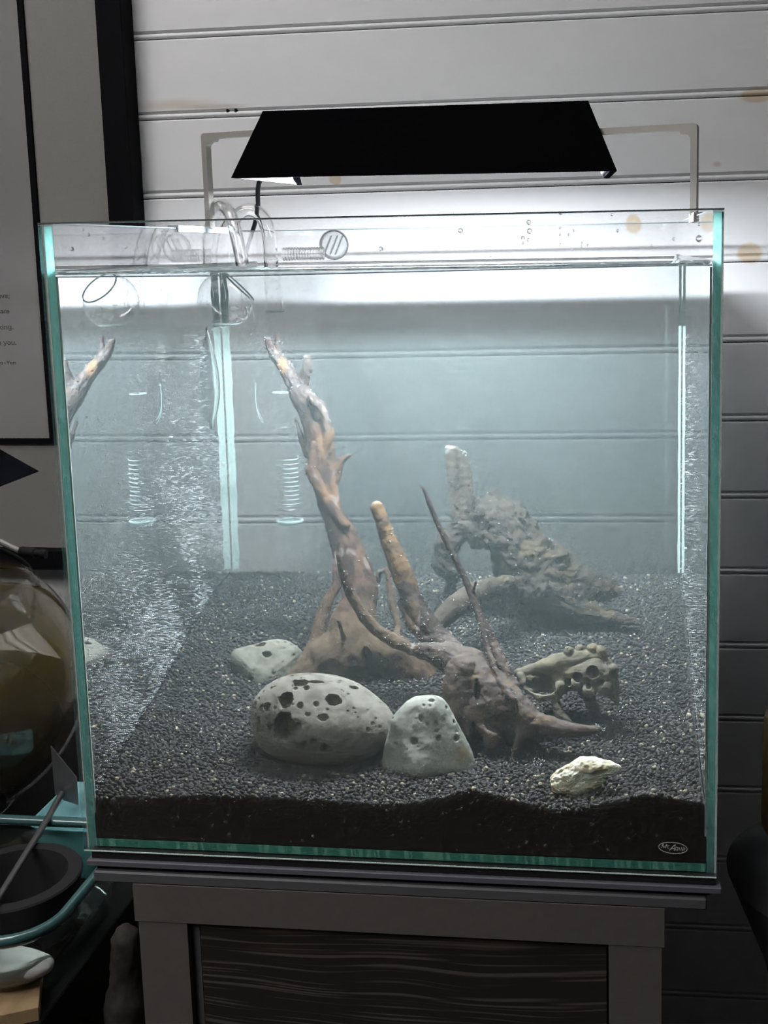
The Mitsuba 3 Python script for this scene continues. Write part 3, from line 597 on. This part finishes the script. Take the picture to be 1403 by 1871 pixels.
cord = spline([(-.10, .262, .530), (-.135, .300, .512), (-.168, .335, .500), (-.1905, .372, .490), (-.2005, .400, .472), (-.2130, .432, .4640), (-.2245, .462, .4560), (-.236, .478, .440), (-.250, .482, .40), (-.262, .482, .30), (-.27, .48, .10), (-.27, .48, -.10)], 70)
add('aquarium_lamp__power_cord', tube(cord, .0023, 10), 'mat_black_rubber', True, 'black power cord')

# ------------------------------------------------------------------ glass pipes
scene['mat_pipe_wet'] = {'type': 'thindielectric', 'int_ior': 1.62, 'ext_ior': 1.22}
scene['mat_pipe'] = {'type': 'dielectric', 'int_ior': 1.48, 'ext_ior': 1.0}
thin('mat_frost', [.60, .68, .67], 1.1)
def hollow(path, r, t, sides=20):
    o = tube(path, r, sides, False); i = tube(path, r - t, sides, False); i.invert()
    n = len(path); a = len(o.vertices); F = []
    for e in (0, n - 1):
        for j in range(sides):
            p0, p1 = e * sides + j, e * sides + (j + 1) % sides
            f = [[p0, a + p0, a + p1], [p0, a + p1, p1]]
            F += f if e == 0 else [q[::-1] for q in f]
    m = cat(o, i); m.faces = np.vstack([m.faces, F]); m.fix_normals(); return m
def ring(c, R, r, axis=(0, 0, 1), n=28, s=8, squash=1.0):
    a = np.linspace(0, 2 * np.pi, n + 1)
    m = tube(np.stack([R * np.cos(a), R * np.sin(a) * squash, 0 * a], -1), r, s, False)
    m.apply_transform(trimesh.geometry.align_vectors([0, 0, 1], np.asarray(axis, float))); m.apply_translation(c); return m
# outflow: a bulb under the surface and a bent pipe over the left pane
lp = thing('lily_pipe', 'clear glass outflow pipe with a round bulb under the surface near the left pane', 'glass pipe')
up_ = spline([(-.176, .270, .4150), (-.1790, .272, .430), (-.186, .280, .452), (-.196, .294, .4655), (-.209, .312, .4690), (-.2215, .330, .462), (-.2315, .344, .446), (-.236, .350, .425), (-.2365, .351, .39), (-.2365, .351, .25)], 60)
add('lily_pipe__pipe', hollow(up_, .0058, .0011), 'mat_pipe', True)
bc = np.array([-.1690, .2710, .3868]); R_ = .0236
od = np.array([.62, .25, .66]); od /= np.linalg.norm(od)
bul = trimesh.creation.icosphere(4, R_); keep = (bul.vertices @ od) < R_ * .70
f = bul.faces[keep[bul.faces].all(1)]; bul = trimesh.Trimesh(bul.vertices, f, process=True); bul.remove_unreferenced_vertices(); bul.apply_translation(bc)
add('lily_pipe__bulb', bul, 'mat_pipe_wet', True, 'thin round glass bulb')
add('lily_pipe__bulb__lip', ring(bc + od * R_ * .695, R_ * .718, .0007, od), 'mat_frost', True, 'rolled lip of the bulb')
add('lily_pipe__stem', tube(spline([(-.176, .270, .411), (-.1755, .270, .405), (-.174, .271, .396), (-.1735, .271, .388)], 12), .0052, 18, False), 'mat_pipe_wet', True)
add('lily_pipe__bulb__base_ring', ring(bc - (0, 0, R_ * .86), R_ * .48, .0006), 'mat_frost', True, 'pale thickened bottom')
# inflow with surface skimmer
ip = thing('inflow_pipe', 'clear glass inflow pipe arching over the left pane, with a slotted strainer below', 'glass pipe')
up2 = spline([(-.1865, .390, .4135), (-.1870, .390, .436), (-.1895, .390, .452), (-.1960, .390, .4635), (-.206, .390, .4678), (-.2165, .390, .4640), (-.2285, .390, .452), (-.2345, .390, .436), (-.236, .390, .41), (-.236, .390, .25)], 60)
add('inflow_pipe__arch', hollow(up2, .0070, .0012), 'mat_pipe', True)
dn = spline([(-.1865, .389, .4100), (-.1800, .388, .385), (-.1745, .388, .350), (-.1738, .388, .300), (-.1735, .388, .2865), (-.1690, .388, .2735), (-.1600, .389, .2665), (-.1505, .391, .2640)], 50)
add('inflow_pipe__down_tube', tube(dn, .0038, 16, False), 'mat_pipe_wet', True)
for dz in (0, .0011):
    add('inflow_pipe__bend_ridge', tube(dn[32:44] + (0, -.0037, dz * 3 - .003), .00035, 6), 'mat_frost', True)
sk = np.array([(-.1543, .388, z) for z in np.linspace(.408, .297, 12)]) + np.outer(np.linspace(0, 1, 12), (.0035, 0, 0))
add('inflow_pipe__skimmer_tube', tube(sk, .0079, 22, False), 'mat_pipe_wet', True)
for c_, r_ in (((-.1508, .388, .297), .0079), ((-.1531, .388, .372), .0083)):
    add('inflow_pipe__skimmer_tube__rim', ring(c_, r_, .0006), 'mat_frost', True, 'pale rim')
st = np.array([(-.1475, .391, z) for z in np.linspace(.268, .176, 10)])
add('inflow_pipe__strainer', tube(st, .0100, 24, False), 'mat_pipe_wet', True)
for i in range(11):
    zz = .2345 - i * .0042
    a = np.linspace(-1.15, .35, 9) if i < 10 else np.linspace(-1.2, .4, 9)
    add('inflow_pipe__strainer__slot', tube(np.stack([-.1475 + .0101 * np.sin(a + .95), .391 - .0101 * np.cos(a + .95), zz + 0 * a], -1), .0006, 6), 'mat_frost', True)
add('inflow_pipe__end_cap', cat(ring((-.1475, .391, .1755), .0118, .0013), ring((-.1475, .391, .1735), .0095, .0012)), 'mat_frost', True, 'pale end cap of the strainer')
add('inflow_pipe__end_cap_collar', ring((-.1475, .391, .187), .0098, .0006), 'mat_steel', True)
# ribbed hose piece and white disc behind the rim
hz, hy = .4235, .415
hp = np.array([(x, hy, hz) for x in np.linspace(-.181, -.1385, 60)]); hr = .0062 + .0007 * np.sin(np.arange(60) * 1.55)
add('ribbed_hose', hollow(hp, hr, .0012, 18), 'mat_pipe', True, 'short clear ribbed hose lying along the waterline behind the pipes', 'hose')
dc = np.array([-.1335, D - T - .004, .4320])
dk = thing('suction_cup', 'round white suction disc with slanted slots stuck to the back pane by the rim', 'suction cup')
dm = lathe([(0, -.0035), (.0130, -.0035), (.0145, -.0025), (.0145, 0), (.0120, .0022), (0, .0022)], 40); dm.apply_transform(trimesh.transformations.rotation_matrix(math.pi / 2, (1, 0, 0)))
dm.apply_translation(dc); pr('mat_disc', (.15, .153, .153), .5)
pr('mat_disc_rim', (.04, .042, .042), .5)
add('suction_cup__disc', dm, 'mat_disc', 30)
add('suction_cup__rim', ring(dc + (0, -.001, 0), .0148, .0008, (0, 1, 0)), 'mat_disc_rim', True, 'grey rim')
for o in (-.006, .0005, .006):
    sl = box(-.0006, .0006, -.0012, .0004, -.0105, .0105); sl.apply_transform(trimesh.transformations.rotation_matrix(.42, (0, 1, 0))); sl.apply_translation(dc + (o, -.0024, 0))
    add('suction_cup__slot', sl, 'mat_disc_rim', False)

# ------------------------------------------------------------------ microbubbles
def sphere_cloud(P, R, templ):
    tv, tf = np.array(templ.vertices), np.array(templ.faces); n = len(P)
    return trimesh.Trimesh((tv[None] * np.asarray(R)[:, None, None] + P[:, None]).reshape(-1, 3), (tf[None] + (np.arange(n) * len(tv))[:, None, None]).reshape(-1, 3), process=False)
def bubbles():
    r = np.random.default_rng(23); P, R = [], []
    def put(p, lo, hi): P.append(p); R.append(lo + (hi - lo) * r.random(len(p)) ** 2)
    # on the inside of the left pane, densest low down, in drifting streaks
    n = 70000; y, z = r.uniform(.01, .44, n), r.uniform(.04, .36, n)
    dens = meshkit.fbm(np.stack([y * 14, z * 26 + y * 12, 0 * y], -1), 4, 3)
    s = np.interp(z - .15 * y, [.0, .03, .10, .17, .26, .36], [.9, 1., .85, .50, .22, .08]) * np.clip((dens - .30) * 3.2, .12, 1)
    ok = (r.random(n) < s * .40) & (z > soil_z(-IX + 0 * y, y) + .001)
    put(np.stack([-IX + .0006 + 0 * y, y, z], -1)[ok], .00024, .00062)
    # on the right pane and the inside of the front pane
    n = 5000; y, z = r.uniform(.01, .44, n), r.uniform(.06, .38, n)
    ok = (r.random(n) < np.interp(z, [.05, .15, .38], [.5, .35, .2])) & (z > soil_z(IX + 0 * y, y))
    put(np.stack([IX - .0006 + 0 * y, y, z], -1)[ok], .00022, .00055)
    # drifting in the water, mostly to the right
    n = 5200; x, y, z = r.uniform(-.21, .21, n), r.uniform(.02, .43, n), r.uniform(.07, .34, n)
    cl = meshkit.fbm(np.stack([x * 9, y * 9, z * 9], -1), 3, 7)
    ok = (r.random(n) < np.clip((cl - .42) * 4, .03, 1) * np.interp(x, [-.21, -.08, .05, .21], [.5, .22, .6, 1.0]) * np.interp(z, [.07, .2, .34], [1, .7, .15])) & (z > soil_z(x, y) + .004)
    put(np.stack([x, y, z], -1)[ok], .0002, .0005)
    # clinging to wood and soil
    for key, n, f in (('driftwood', 2600, lambda p: np.interp(p[:, 2], [.08, .16, .27, .3, .35], [.35, .12, .15, .8, 1.])), ('driftwood_001', 2400, lambda p: np.interp(p[:, 1], [.09, .13, .2], [.35, .9, .35])), ('driftwood_002', 2200, lambda p: .6 + 0 * p[:, 0]), ('driftwood_002__slab', 420, lambda p: np.interp(p[:, 2], [.2, .245, .255], [.25, .5, 1.])), ('stone_004', 160, lambda p: .5 + 0 * p[:, 0])):
        m = SOLIDS[key]; q, fi = trimesh.sample.sample_surface(m, n, seed=5); nn = m.face_normals[fi]
        ok = (r.random(n) < f(q)) & (meshkit.fbm(q * 60, 2, 9) > .44)
        put((q + nn * .0003)[ok], .00026, .0006)
    n = 5200; x, y = r.uniform(-.215, .215, n), r.uniform(.06, .44, n)
    ok = r.random(n) < np.clip((meshkit.fbm(np.stack([x * 12, y * 12, 0 * x], -1), 3, 12) - .40) * 4, 0, 1) * np.interp(y, [.06, .15, .3], [.2, .8, 1.])
    put(np.stack([x, y, soil_z(x, y) + .0019], -1)[ok], .00026, .0006)
    # on the glass pipes
    for path, rad, k in ((sk, .0081, 260), (st, .0102, 330), (dn, .0040, 260)):
        i = r.integers(0, len(path), k); a = r.uniform(0, 2 * np.pi, k); p = path[i] + (path[np.minimum(i + 1, len(path) - 1)] - path[i]) * r.random((k, 1))
        put(p + rad * np.stack([np.cos(a), np.sin(a), 0 * a], -1), .0002, .00045)
    d = r.normal(size=(900, 3)); d /= np.linalg.norm(d, axis=1, keepdims=True); d = d[d[:, 2] < -.15 + .5 * r.random(len(d)) ** 3]
    put(bc + d * R_ * .985, .0002, .0005)
    for c, k in (((.1460, .0870, .0770), 26), ((.1010, .066, .0545), 22)):
        put(np.array(c) + r.normal(size=(k, 3)) * (.0022, .001, .0024) , .0003, .0006)
    P, R = np.vstack(P), np.concatenate(R)
    return sphere_cloud(P, R, trimesh.creation.icosahedron())
add('microbubbles', bubbles(), 'mat_bubble', True, 'tiny white air bubbles drifting in the water and clinging to glass, wood and soil', 'bubbles', kind='stuff')

# water droplets above the waterline on the inside of the front pane
scene['mat_drop'] = {'type': 'dielectric', 'int_ior': 1.333, 'ext_ior': 1.0}
DROPS = [(845,425,4.5),(695,456,4.5),(1277,440,5.5),(971,411,4),(972,426,4.5),(960,438,3.5),(970,441,3),(960,448,2.5),(1029,396,3),(1028,421,2.2),(1028,432,2.2),(1044,432,2.5),(1028,449,2.2),(1053,425,2),(1048,456,2.2),(1068,446,2),(1067,452,2),(1067,458,2),(1078,450,2),(1122,399,2.8),(1132,426,2.6),(1232,440,2.5),(1287,416,2.5),(154,455,4),(186,430,3),(212,436,2.6),(251,452,2.6),(272,453,2),(176,421,2.6),(1193,451,2),(900,470,2),(760,462,2)]
for (px, py, r) in DROPS:
    x = np.interp(px, [154, 695, 1277], [-.2058, .0054, .2101]); z = .4267 + (456 - py) * .000374 - (x - .0054) * .0155
    d = trimesh.creation.icosphere(2, r * .00037); v = d.vertices; v[:, 1] *= .55; v[:, 2] = np.where(v[:, 2] > 0, v[:, 2] * 1.25, v[:, 2])
    d.vertices = v + (x, T + r * .00037 * .5, z)
    own = {(1277, 440): 'teardrop-shaped water droplet inside the front pane near its upper right corner', (845, 425): 'large round water droplet inside the front pane, under the middle of the lamp', (695, 456): 'single round water droplet inside the front pane, right of the white suction disc'}.get((px, py))
    add('water_droplet', d, 'mat_drop', True, own or 'tiny clear water droplet clinging inside the front pane above the waterline', 'water droplet', None if own else 'droplets above the waterline')

# ------------------------------------------------------------------ stand
pr('mat_stand_top', (.085, .088, .095), .5, .4)
pr('mat_mat_grey', (.10, .10, .118), .6, .4)
pr('mat_cab', proc(lambda p, n, uv: mix([.104, .097, .091], [.092, .085, .080], fbm(p.x * 240, p.z * 240, p.y * 240, 2))), .6, .4)
def dark_oak(p, n, uv):
    wav = .012 * fbm(p.x * 9, p.z * 16, 3, 2) + .02 * fbm(p.x * 4, p.z * 5, 8, 1)
    z = p.z + wav
    a = noise(p.x * 14, z * 900, 1); b = fbm(p.x * 5, z * 260, 2, 3)
    s = smoothstep(.52, .74, a * .5 + b * .5)
    c = mix([.020, .017, .016], [.075, .066, .06], s)
    return mix(c, [.10, .065, .045], .5 * smoothstep(.58, .7, fbm(p.x * 7, z * 90, 5, 2)) * smoothstep(-.09, -.05, p.z))
pr('mat_oak', proc(dark_oak), .55, .35)
add('foam_mat', box(-.2205, .2245, .002, D - .004, -.0062, -.0006), 'mat_black_rubber', False, 'thin black foam mat right under the glass aquarium', 'mat')
add('levelling_board', box(-.2235, .2285, -.001, D + .001, -.0112, -.0066, .0006), 'mat_mat_grey', False, 'thin grey board between the black foam mat and the stand', 'board')
add('rubber_mat', box(-.218, .221, .004, D - .004, -.0150, -.0114), 'mat_black_rubber', False, 'black rubber mat between the thin grey board and the stand', 'mat')
sd = thing('aquarium_stand', 'grey-beige cabinet stand with a dark wood-grain door under the aquarium', 'cabinet')
add('aquarium_stand__top', box(-.2195, .2190, -.0005, D, -.0238, -.0152, .0012), 'mat_stand_top', False, 'grey top board')
add('aquarium_stand__rail', box(-.1905, .1908, 0, .018, -.0535, -.0239, .0005), 'mat_cab', False)
for x0, x1 in ((-.1880, -.1515), (.1520, .1886)):
    add('aquarium_stand__stile', box(x0, x1, .0008, .02, ZF + .005, -.0536), 'mat_cab', False)
for x0, x1 in ((-.1880, -.170), (.170, .1886)):
    add('aquarium_stand__side_panel', box(x0, x1, .0205, D - .02, ZF, -.024), 'mat_cab', False)
add('aquarium_stand__door', box(-.1435, .1508, .0045, .02, ZF + .03, -.0545, .0005), 'mat_oak', False, 'dark wood-grain door')
add('aquarium_stand__door_edge', box(-.1508, -.1450, .0075, .02, ZF + .03, -.0540), 'mat_stand_top', False)
add('aquarium_stand__back_panel', box(-.17, .17, .40, .41, ZF, -.024), 'mat_black_rubber', False)

# ------------------------------------------------------------------ framed poster on the wall
pr('mat_frame', (.004, .004, .005), .6, .03)
pr('mat_passepartout', proc(lambda p, n, uv: mix([.185, .179, .168], [.172, .166, .157], noise(p.x * 900, p.z * 900, 0))), .8)
pr('mat_print', proc(lambda p, n, uv: mix([.20, .193, .188], [.165, .16, .163], fbm(p.x * 5, p.z * 4, 2, 3))), .8)
pr('mat_ink', (.05, .047, .045), .7)
fr = thing('framed_poster', 'large framed poster on the plank wall, black frame, beige mount and small grey lettering', 'picture')
FX0, FX1, FZ0, FZ1 = -1.02, -.3905, .0500, .92
for nm, b in (('frame_side', (-.4205, FX1, FZ0, FZ1)), ('frame_side', (FX0, FX0 + .03, FZ0, FZ1)), ('frame_bottom', (FX0 + .0301, -.4206, FZ0, .0735)), ('frame_top', (FX0 + .0301, -.4206, FZ1 - .03, FZ1))):
    add('framed_poster__' + nm, box(b[0], b[1], .5350, WALL - .0008, b[2], b[3], .0008), 'mat_frame', False)
add('framed_poster__mount', box(FX0 + .03, -.4205, .5500, .5560, .0735, FZ1 - .03), 'mat_passepartout', False, 'beige mount')
PX0, PX1, PZ0, PZ1 = -.90, -.5180, .2090, .80
for b in ((PX0, PX1 + .0068, PZ0 - .0068, PZ0), (PX0, PX1 + .0068, PZ1, PZ1 + .0068), (PX1, PX1 + .0068, PZ0, PZ1), (PX0 - .0068, PX0, PZ0 - .0068, PZ1 + .0068)):
    add('framed_poster__inner_frame', box(b[0], b[1], .5465, .5500, b[2], b[3]), 'mat_frame', False)
pt = add('framed_poster__print', box(PX0, PX1, .5488, .5500, PZ0, PZ1), 'mat_print', False, 'grey print with lettering')
for t, xr, z, h in (('have;', -.5555, .3775, .0050), ('us are', -.5572, .3593, .0050), ('king.', -.5538, .3404, .0055), ('to you.', -.5515, .3220, .0055), ('oo-Yen', -.5545, .2985, .0042)):
    m = meshkit.text_mesh(t, h, .0003); v = m.vertices
    v = np.stack([v[:, 0] * 1.12, -v[:, 2], v[:, 1]], -1); v[:, 0] += xr - v[:, 0].max(); v[:, 1] += .5487; v[:, 2] += z; m.vertices = v
    add(pt + '__lettering', m, 'mat_ink', False)

# ------------------------------------------------------------------ things to the left
pr('mat_shelf', (.006, .006, .006), .7, .2)
SZ = -.1235
add('low_cabinet', box(-1.0, -.2575, -.16, .52, ZF, SZ, .001), 'mat_shelf', False, 'low black cabinet left of the stand carrying the bowl and the glass dish', 'cabinet')
# round bowl with amber water
bcx, bcy, bcz, bR = -.498, .272, .0105, .131
add('fish_bowl', lathe([(R0, z) for R0, z in [(.045, -.131), (.052, -.1325)] + [(bR * math.sin(a), -bR * math.cos(a)) for a in np.linspace(.42, 2.45, 34)] + [(.086, .104)]], 64, (bcx, bcy, bcz)), 'mat_pane', True, 'round glass bowl of amber water at the left edge beside the aquarium', 'bowl')
scene['mat_amber'] = {'type': 'dielectric', 'int_ior': 1.333, 'ext_ior': 1.0}
ar = bR - .003; th = math.acos(-.070 / ar)
wat_ = [(0, -ar * math.cos(.0))] + [(ar * math.sin(a), -ar * math.cos(a)) for a in np.linspace(.05, math.acos(-.072 / ar), 30)] + [(0, .072)]
add('fish_bowl_water', lathe(wat_, 64, (bcx, bcy, bcz)), 'mat_amber', 40, 'amber tea-coloured water in the round bowl', 'water', interior={'type': 'homogeneous', 'albedo': {'type': 'rgb', 'value': [.88, .70, .20]}, 'sigma_t': 3.2})
pr('mat_mud', (.018, .016, .011), .9)
mud = trimesh.creation.icosphere(4, 1.0); v = mud.vertices * (.100, .100, .066); v[:, 2] = np.minimum(v[:, 2], .046); mud.vertices = v
push(mud, .02 * fb(v, 24, 3, 5)); mud.apply_translation((bcx, bcy, bcz - .050))
add('bowl_moss', mud, 'mat_mud', True, 'dark clump of moss filling the bottom of the amber bowl', 'moss')
# neighbouring lamp shade above the bowl
nb = m3.Manifold.hull_points([(-.62, .10, .2285), (-.374, .10, .2285), (-.374, .252, .2285), (-.62, .252, .2285), (-.575, .15, .2700), (-.4240, .15, .2700), (-.4240, .226, .2700), (-.575, .226, .2700)]) - m3.Manifold.hull_points([(-.616, .104, .22), (-.378, .104, .22), (-.378, .248, .22), (-.616, .248, .22), (-.575, .152, .267), (-.426, .152, .267), (-.426, .224, .267), (-.575, .224, .267)])
nl = thing('bowl_lamp', 'black lamp shade hanging in at the left edge above the amber bowl', 'lamp')
add('bowl_lamp__shade', tm(nb), 'mat_black', False)
add('bowl_lamp__stand', tube([(-.66, .176, SZ), (-.66, .176, .262), (-.655, .176, .268), (-.57, .176, .268)], .005, 12), 'mat_black', True)
# air hose, connector and cable
scene['mat_hose'] = {'type': 'roughplastic', 'diffuse_reflectance': {'type': 'rgb', 'value': [.42, .41, .38]}, 'alpha': .2}
add('air_hose', tube(spline([(-.62, .30, .165), (-.53, .30, .163), (-.4465, .30, .1480), (-.4328, .30, .1413), (-.4262, .30, .1385)], 20), .0028, 12), 'mat_hose', True, 'pale hose end running into the black connector above the bowl', 'hose')
cn = thing('cable_connector', 'black inline connector lying across above the amber bowl', 'connector')
hx = lathe([(0, 0), (.0042, 0), (.0052, .0015), (.0052, .015), (.0040, .016), (.0040, .0215), (.0048, .0225), (.0046, .027), (0, .0275)], 20)
hx.apply_transform(trimesh.geometry.align_vectors([0, 0, 1], [1, 0, -.10])); hx.apply_translation((-.4265, .30, .1383))
add('cable_connector__body', hx, 'mat_black_rubber', 30)
add('cable_connector__cable', tube(spline([(-.452, .300, .141), (-.4418, .32, .1264), (-.4483, .36, .0974), (-.4663, .41, .0563), (-.4724, .43, .0334), (-.478, .445, -.02), (-.48, .45, -.08), (-.48, .452, SZ + .003)], 40), .0024, 10), 'mat_black_rubber', True)
# cardboard box, glass dish and its contents
pr('mat_card', proc(lambda p, n, uv: mix([.34, .235, .125], [.28, .19, .10], fbm(p.x * 300, p.z * 80, 0, 2))), .85)
cbx = box(-.23, 0, 0, .060, SZ, -.1125, .0005); cbx.apply_transform(trimesh.transformations.rotation_matrix(math.radians(25), (0, 0, 1))); cbx.apply_translation((-.2590, -.0185, 0))
add('cardboard_box', cbx, 'mat_card', False, 'flat brown cardboard box under the glass dish', 'box')
def rrect(x0, x1, y0, y1, r, n=10):
    P = []
    for cx, cy, a0 in ((x1 - r, y1 - r, 0), (x0 + r, y1 - r, 90), (x0 + r, y0 + r, 180), (x1 - r, y0 + r, 270)):
        P += [(cx + r * math.cos(math.radians(a0 + 90 * k / n)), cy + r * math.sin(math.radians(a0 + 90 * k / n))) for k in range(n + 1)]
    return np.array(P)
def loft(loops):
    n = len(loops[0]); V = np.vstack(loops); F = []
    for i in range(len(loops) - 1):
        for j in range(n):
            a, b = i * n + j, i * n + (j + 1) % n
            F += [[a, b, b + n], [a, b + n, a + n]]
    c0, c1 = len(V), len(V) + 1
    V = np.vstack([V, loops[0].mean(0), loops[-1].mean(0)])
    for j in range(n):
        F += [[c0, (j + 1) % n, j], [c1, (len(loops) - 1) * n + j, (len(loops) - 1) * n + (j + 1) % n]]
    return trimesh.Trimesh(V, F, process=False)
def L3(x0, x1, y0, y1, r, z): P = rrect(x0, x1, y0, y1, r); return np.c_[P, np.full(len(P), z)]
DX0, DX1, DY0, DY1 = -.535, -.2495, -.0255, .1525
dish = loft([L3(DX0 + .034, DX1 - .034, DY0 + .034, DY1 - .034, .025, -.1122), L3(DX0 + .018, DX1 - .018, DY0 + .018, DY1 - .018, .032, -.1105), L3(DX0 + .010, DX1 - .010, DY0 + .010, DY1 - .010, .036, -.1000), L3(DX0 + .005, DX1 - .005, DY0 + .005, DY1 - .005, .038, -.068), L3(DX0 + .001, DX1 - .001, DY0 + .001, DY1 - .001, .042, -.0650), L3(DX0, DX1, DY0, DY1, .042, -.0620), L3(DX0 + .001, DX1 - .001, DY0 + .001, DY1 - .001, .042, -.0600), L3(DX0 + .008, DX1 - .008, DY0 + .008, DY1 - .008, .036, -.0615), L3(DX0 + .010, DX1 - .010, DY0 + .010, DY1 - .010, .036, -.068), L3(DX0 + .015, DX1 - .015, DY0 + .015, DY1 - .015, .034, -.100), L3(DX0 + .022, DX1 - .022, DY0 + .022, DY1 - .022, .030, -.1070)])
pr('mat_dish_rim', (.03, .085, .085), .12, .9, clearcoat=1.0)
rimL = L3(DX0 + .0035, DX1 - .0035, DY0 + .0035, DY1 - .0035, .040, -.0612); rimL = np.vstack([rimL, rimL[:2]])
scene['mat_dish'] = {'type': 'dielectric', 'int_ior': 1.48, 'ext_ior': 1.0, 'specular_transmittance': {'type': 'rgb', 'value': [.90, .985, .97]}}
add('glass_dish', dish, 'mat_dish', 40, 'rectangular clear glass baking dish with a thick greenish rim at lower left', 'dish')
add('glass_dish__rim', tube(rimL, .0042, 12, False), 'mat_dish_rim', True, 'thick teal rim')
rc = (-.318, .0625)
bk = lathe([(.044, -.1045), (.0500, -.0680), (.0515, -.0620), (.0505, -.0605), (.0405, -.0605), (.0400, -.0640), (.0385, -.0690), (.035, -.1030), (0, -.1030)], 48, (*rc, 0))
add('plant_basket', bk, 'mat_black_rubber', 30, 'round black plastic ring basket standing inside the glass dish', 'basket')
pr('mat_cloth', (.55, .54, .53), .95, .1)
cl = trimesh.creation.icosphere(5, 1.0); v = cl.vertices * (.085, .020, .017); v[:, 2] = np.maximum(v[:, 2], -.010); cl.vertices = v
push(cl, .008 * fb(v, (28, 40, 60), 3, 9)); cl.apply_translation((-.342, .0035, -.0945))
add('white_cloth', cl, 'mat_cloth', True, 'crumpled white cloth tucked in the front of the glass dish', 'cloth')
pr('mat_teal', (.16, .36, .38), .45)
tb = loft([L3(-.355, -.298, .165, .235, .008, SZ + .0002), L3(-.360, -.291, .160, .240, .010, -.0700), L3(-.3575, -.2935, .1625, .2375, .009, -.0695), L3(-.352, -.30, .168, .232, .008, -.075)])
add('teal_tub', tb, 'mat_teal', 30, 'small teal plastic tub behind the glass dish, next to the aquarium', 'tub')
pr('mat_tool', (.16, .16, .165), .35, .5, .7)
sc = thing('algae_scraper', 'long metal scraper with a flat blade lying across the glass dish', 'scraper')
rod = np.array([(-.2975, -.0385, -.0566), (-.3333, .1474, -.0570), (-.3405, .186, -.0545)])
add('algae_scraper__handle', tube(rod, .0027, 12), 'mat_tool', True, 'round metal handle')
bl_ = trimesh.convex.convex_hull(np.array([(x, y, z) for x, z in ((-.3486, -.0105), (-.3480, -.0562), (-.3400, -.0620), (-.3270, -.0660), (-.3265, -.0400)) for y in (.1880, .1895)]))
add('algae_scraper__blade', bl_, 'mat_tool', False, 'flat pointed metal blade')
add('white_clip', box(-.3525, -.3440, .196, .203, -.0560, -.0415, .002), 'mat_cloth', False, 'small white plastic clip behind the scraper blade', 'clip')
pr('mat_bark', proc(lambda p, n, uv: mix([.010, .009, .008], [.040, .035, .030], fbm(p.x * 160, p.z * 160, p.y * 90, 3))), .9)
bkm = fine(union(chain([(-.226, .050, ZF + .02, .019), (-.231, .052, -.30, .020), (-.228, .05, -.17, .017), (-.222, .05, -.100, .010)], 16)), .006, 2)
push(bkm, .009 * fb(bkm.vertices, 45, 3, 3) + .004 * fb(bkm.vertices, 150, 2, 4))
bkm.vertices[:, 0] = np.minimum(bkm.vertices[:, 0], -.1985); bkm.vertices[:, 2] = np.maximum(bkm.vertices[:, 2], ZF)
add('bark_log', bkm, 'mat_bark', True, 'dark rough bark log standing between the grey stand and the low black cabinet', 'log')

# ------------------------------------------------------------------ things to the right
pr('mat_pot', (.035, .035, .036), .3, .5)
pot = lathe([(0, -.262), (.035, -.262), (.045, -.250), (.052, -.190), (.070, -.120), (.096, -.0560), (.0985, -.0500), (.096, -.0480), (.088, -.0420), (.060, -.0240), (.040, -.0200), (0, -.0195)], 56, (.3405, .1, 0))
add('dark_pot', pot, 'mat_pot', 30, 'dark grey lidded pot at the right edge in front of the plank wall', 'pot')
add('pot_stand', cat(box(.3035, .42, .04, .16, -.275, -.2625), box(.345, .365, .09, .11, ZF, -.2751)), 'mat_shelf', False, 'dark pedestal under the grey lidded pot', 'stand')
pr('mat_amber_wood', (.15, .085, .03), .5)
add('wooden_jar', lathe([(0, -.0180), (.026, -.0180), (.029, -.012), (.029, .066), (.0275, .0750), (.024, .0780), (0, .0780)], 40, (.2965, .1, 0)), 'mat_amber_wood', 30, 'tan wooden jar standing on the dark pot at the right edge', 'jar')

# ------------------------------------------------------------------ ceiling lamp of the room
for (lx, ly), rad, lab in ((LAMPS[0], ROOM_LAMP, 'flat square ceiling lamp near the plank wall, above the aquarium'), (LAMPS[1], FRONT_LAMP, 'flat square ceiling lamp in the front left of the room')):
    k = thing('ceiling_lamp', lab, 'lamp')
    hs = .42 if rad is ROOM_LAMP else .50
    add(k + '__housing', box(lx - hs - .01, lx + hs + .01, ly - hs - .01, ly + hs + .01, ZC - .03, ZC - .0005), 'mat_shade_white', False)
    scene[k + '__diffuser'] = {'type': 'rectangle', 'to_world': T4().translate([lx, ly, ZC - .0305]).rotate([1, 0, 0], 180).scale([hs, hs, 1]), 'bsdf': {'type': 'ref', 'id': 'mat_off'}, 'emitter': {'type': 'area', 'sampling_weight': 1.0, 'radiance': {'type': 'rgb', 'value': rad}}}
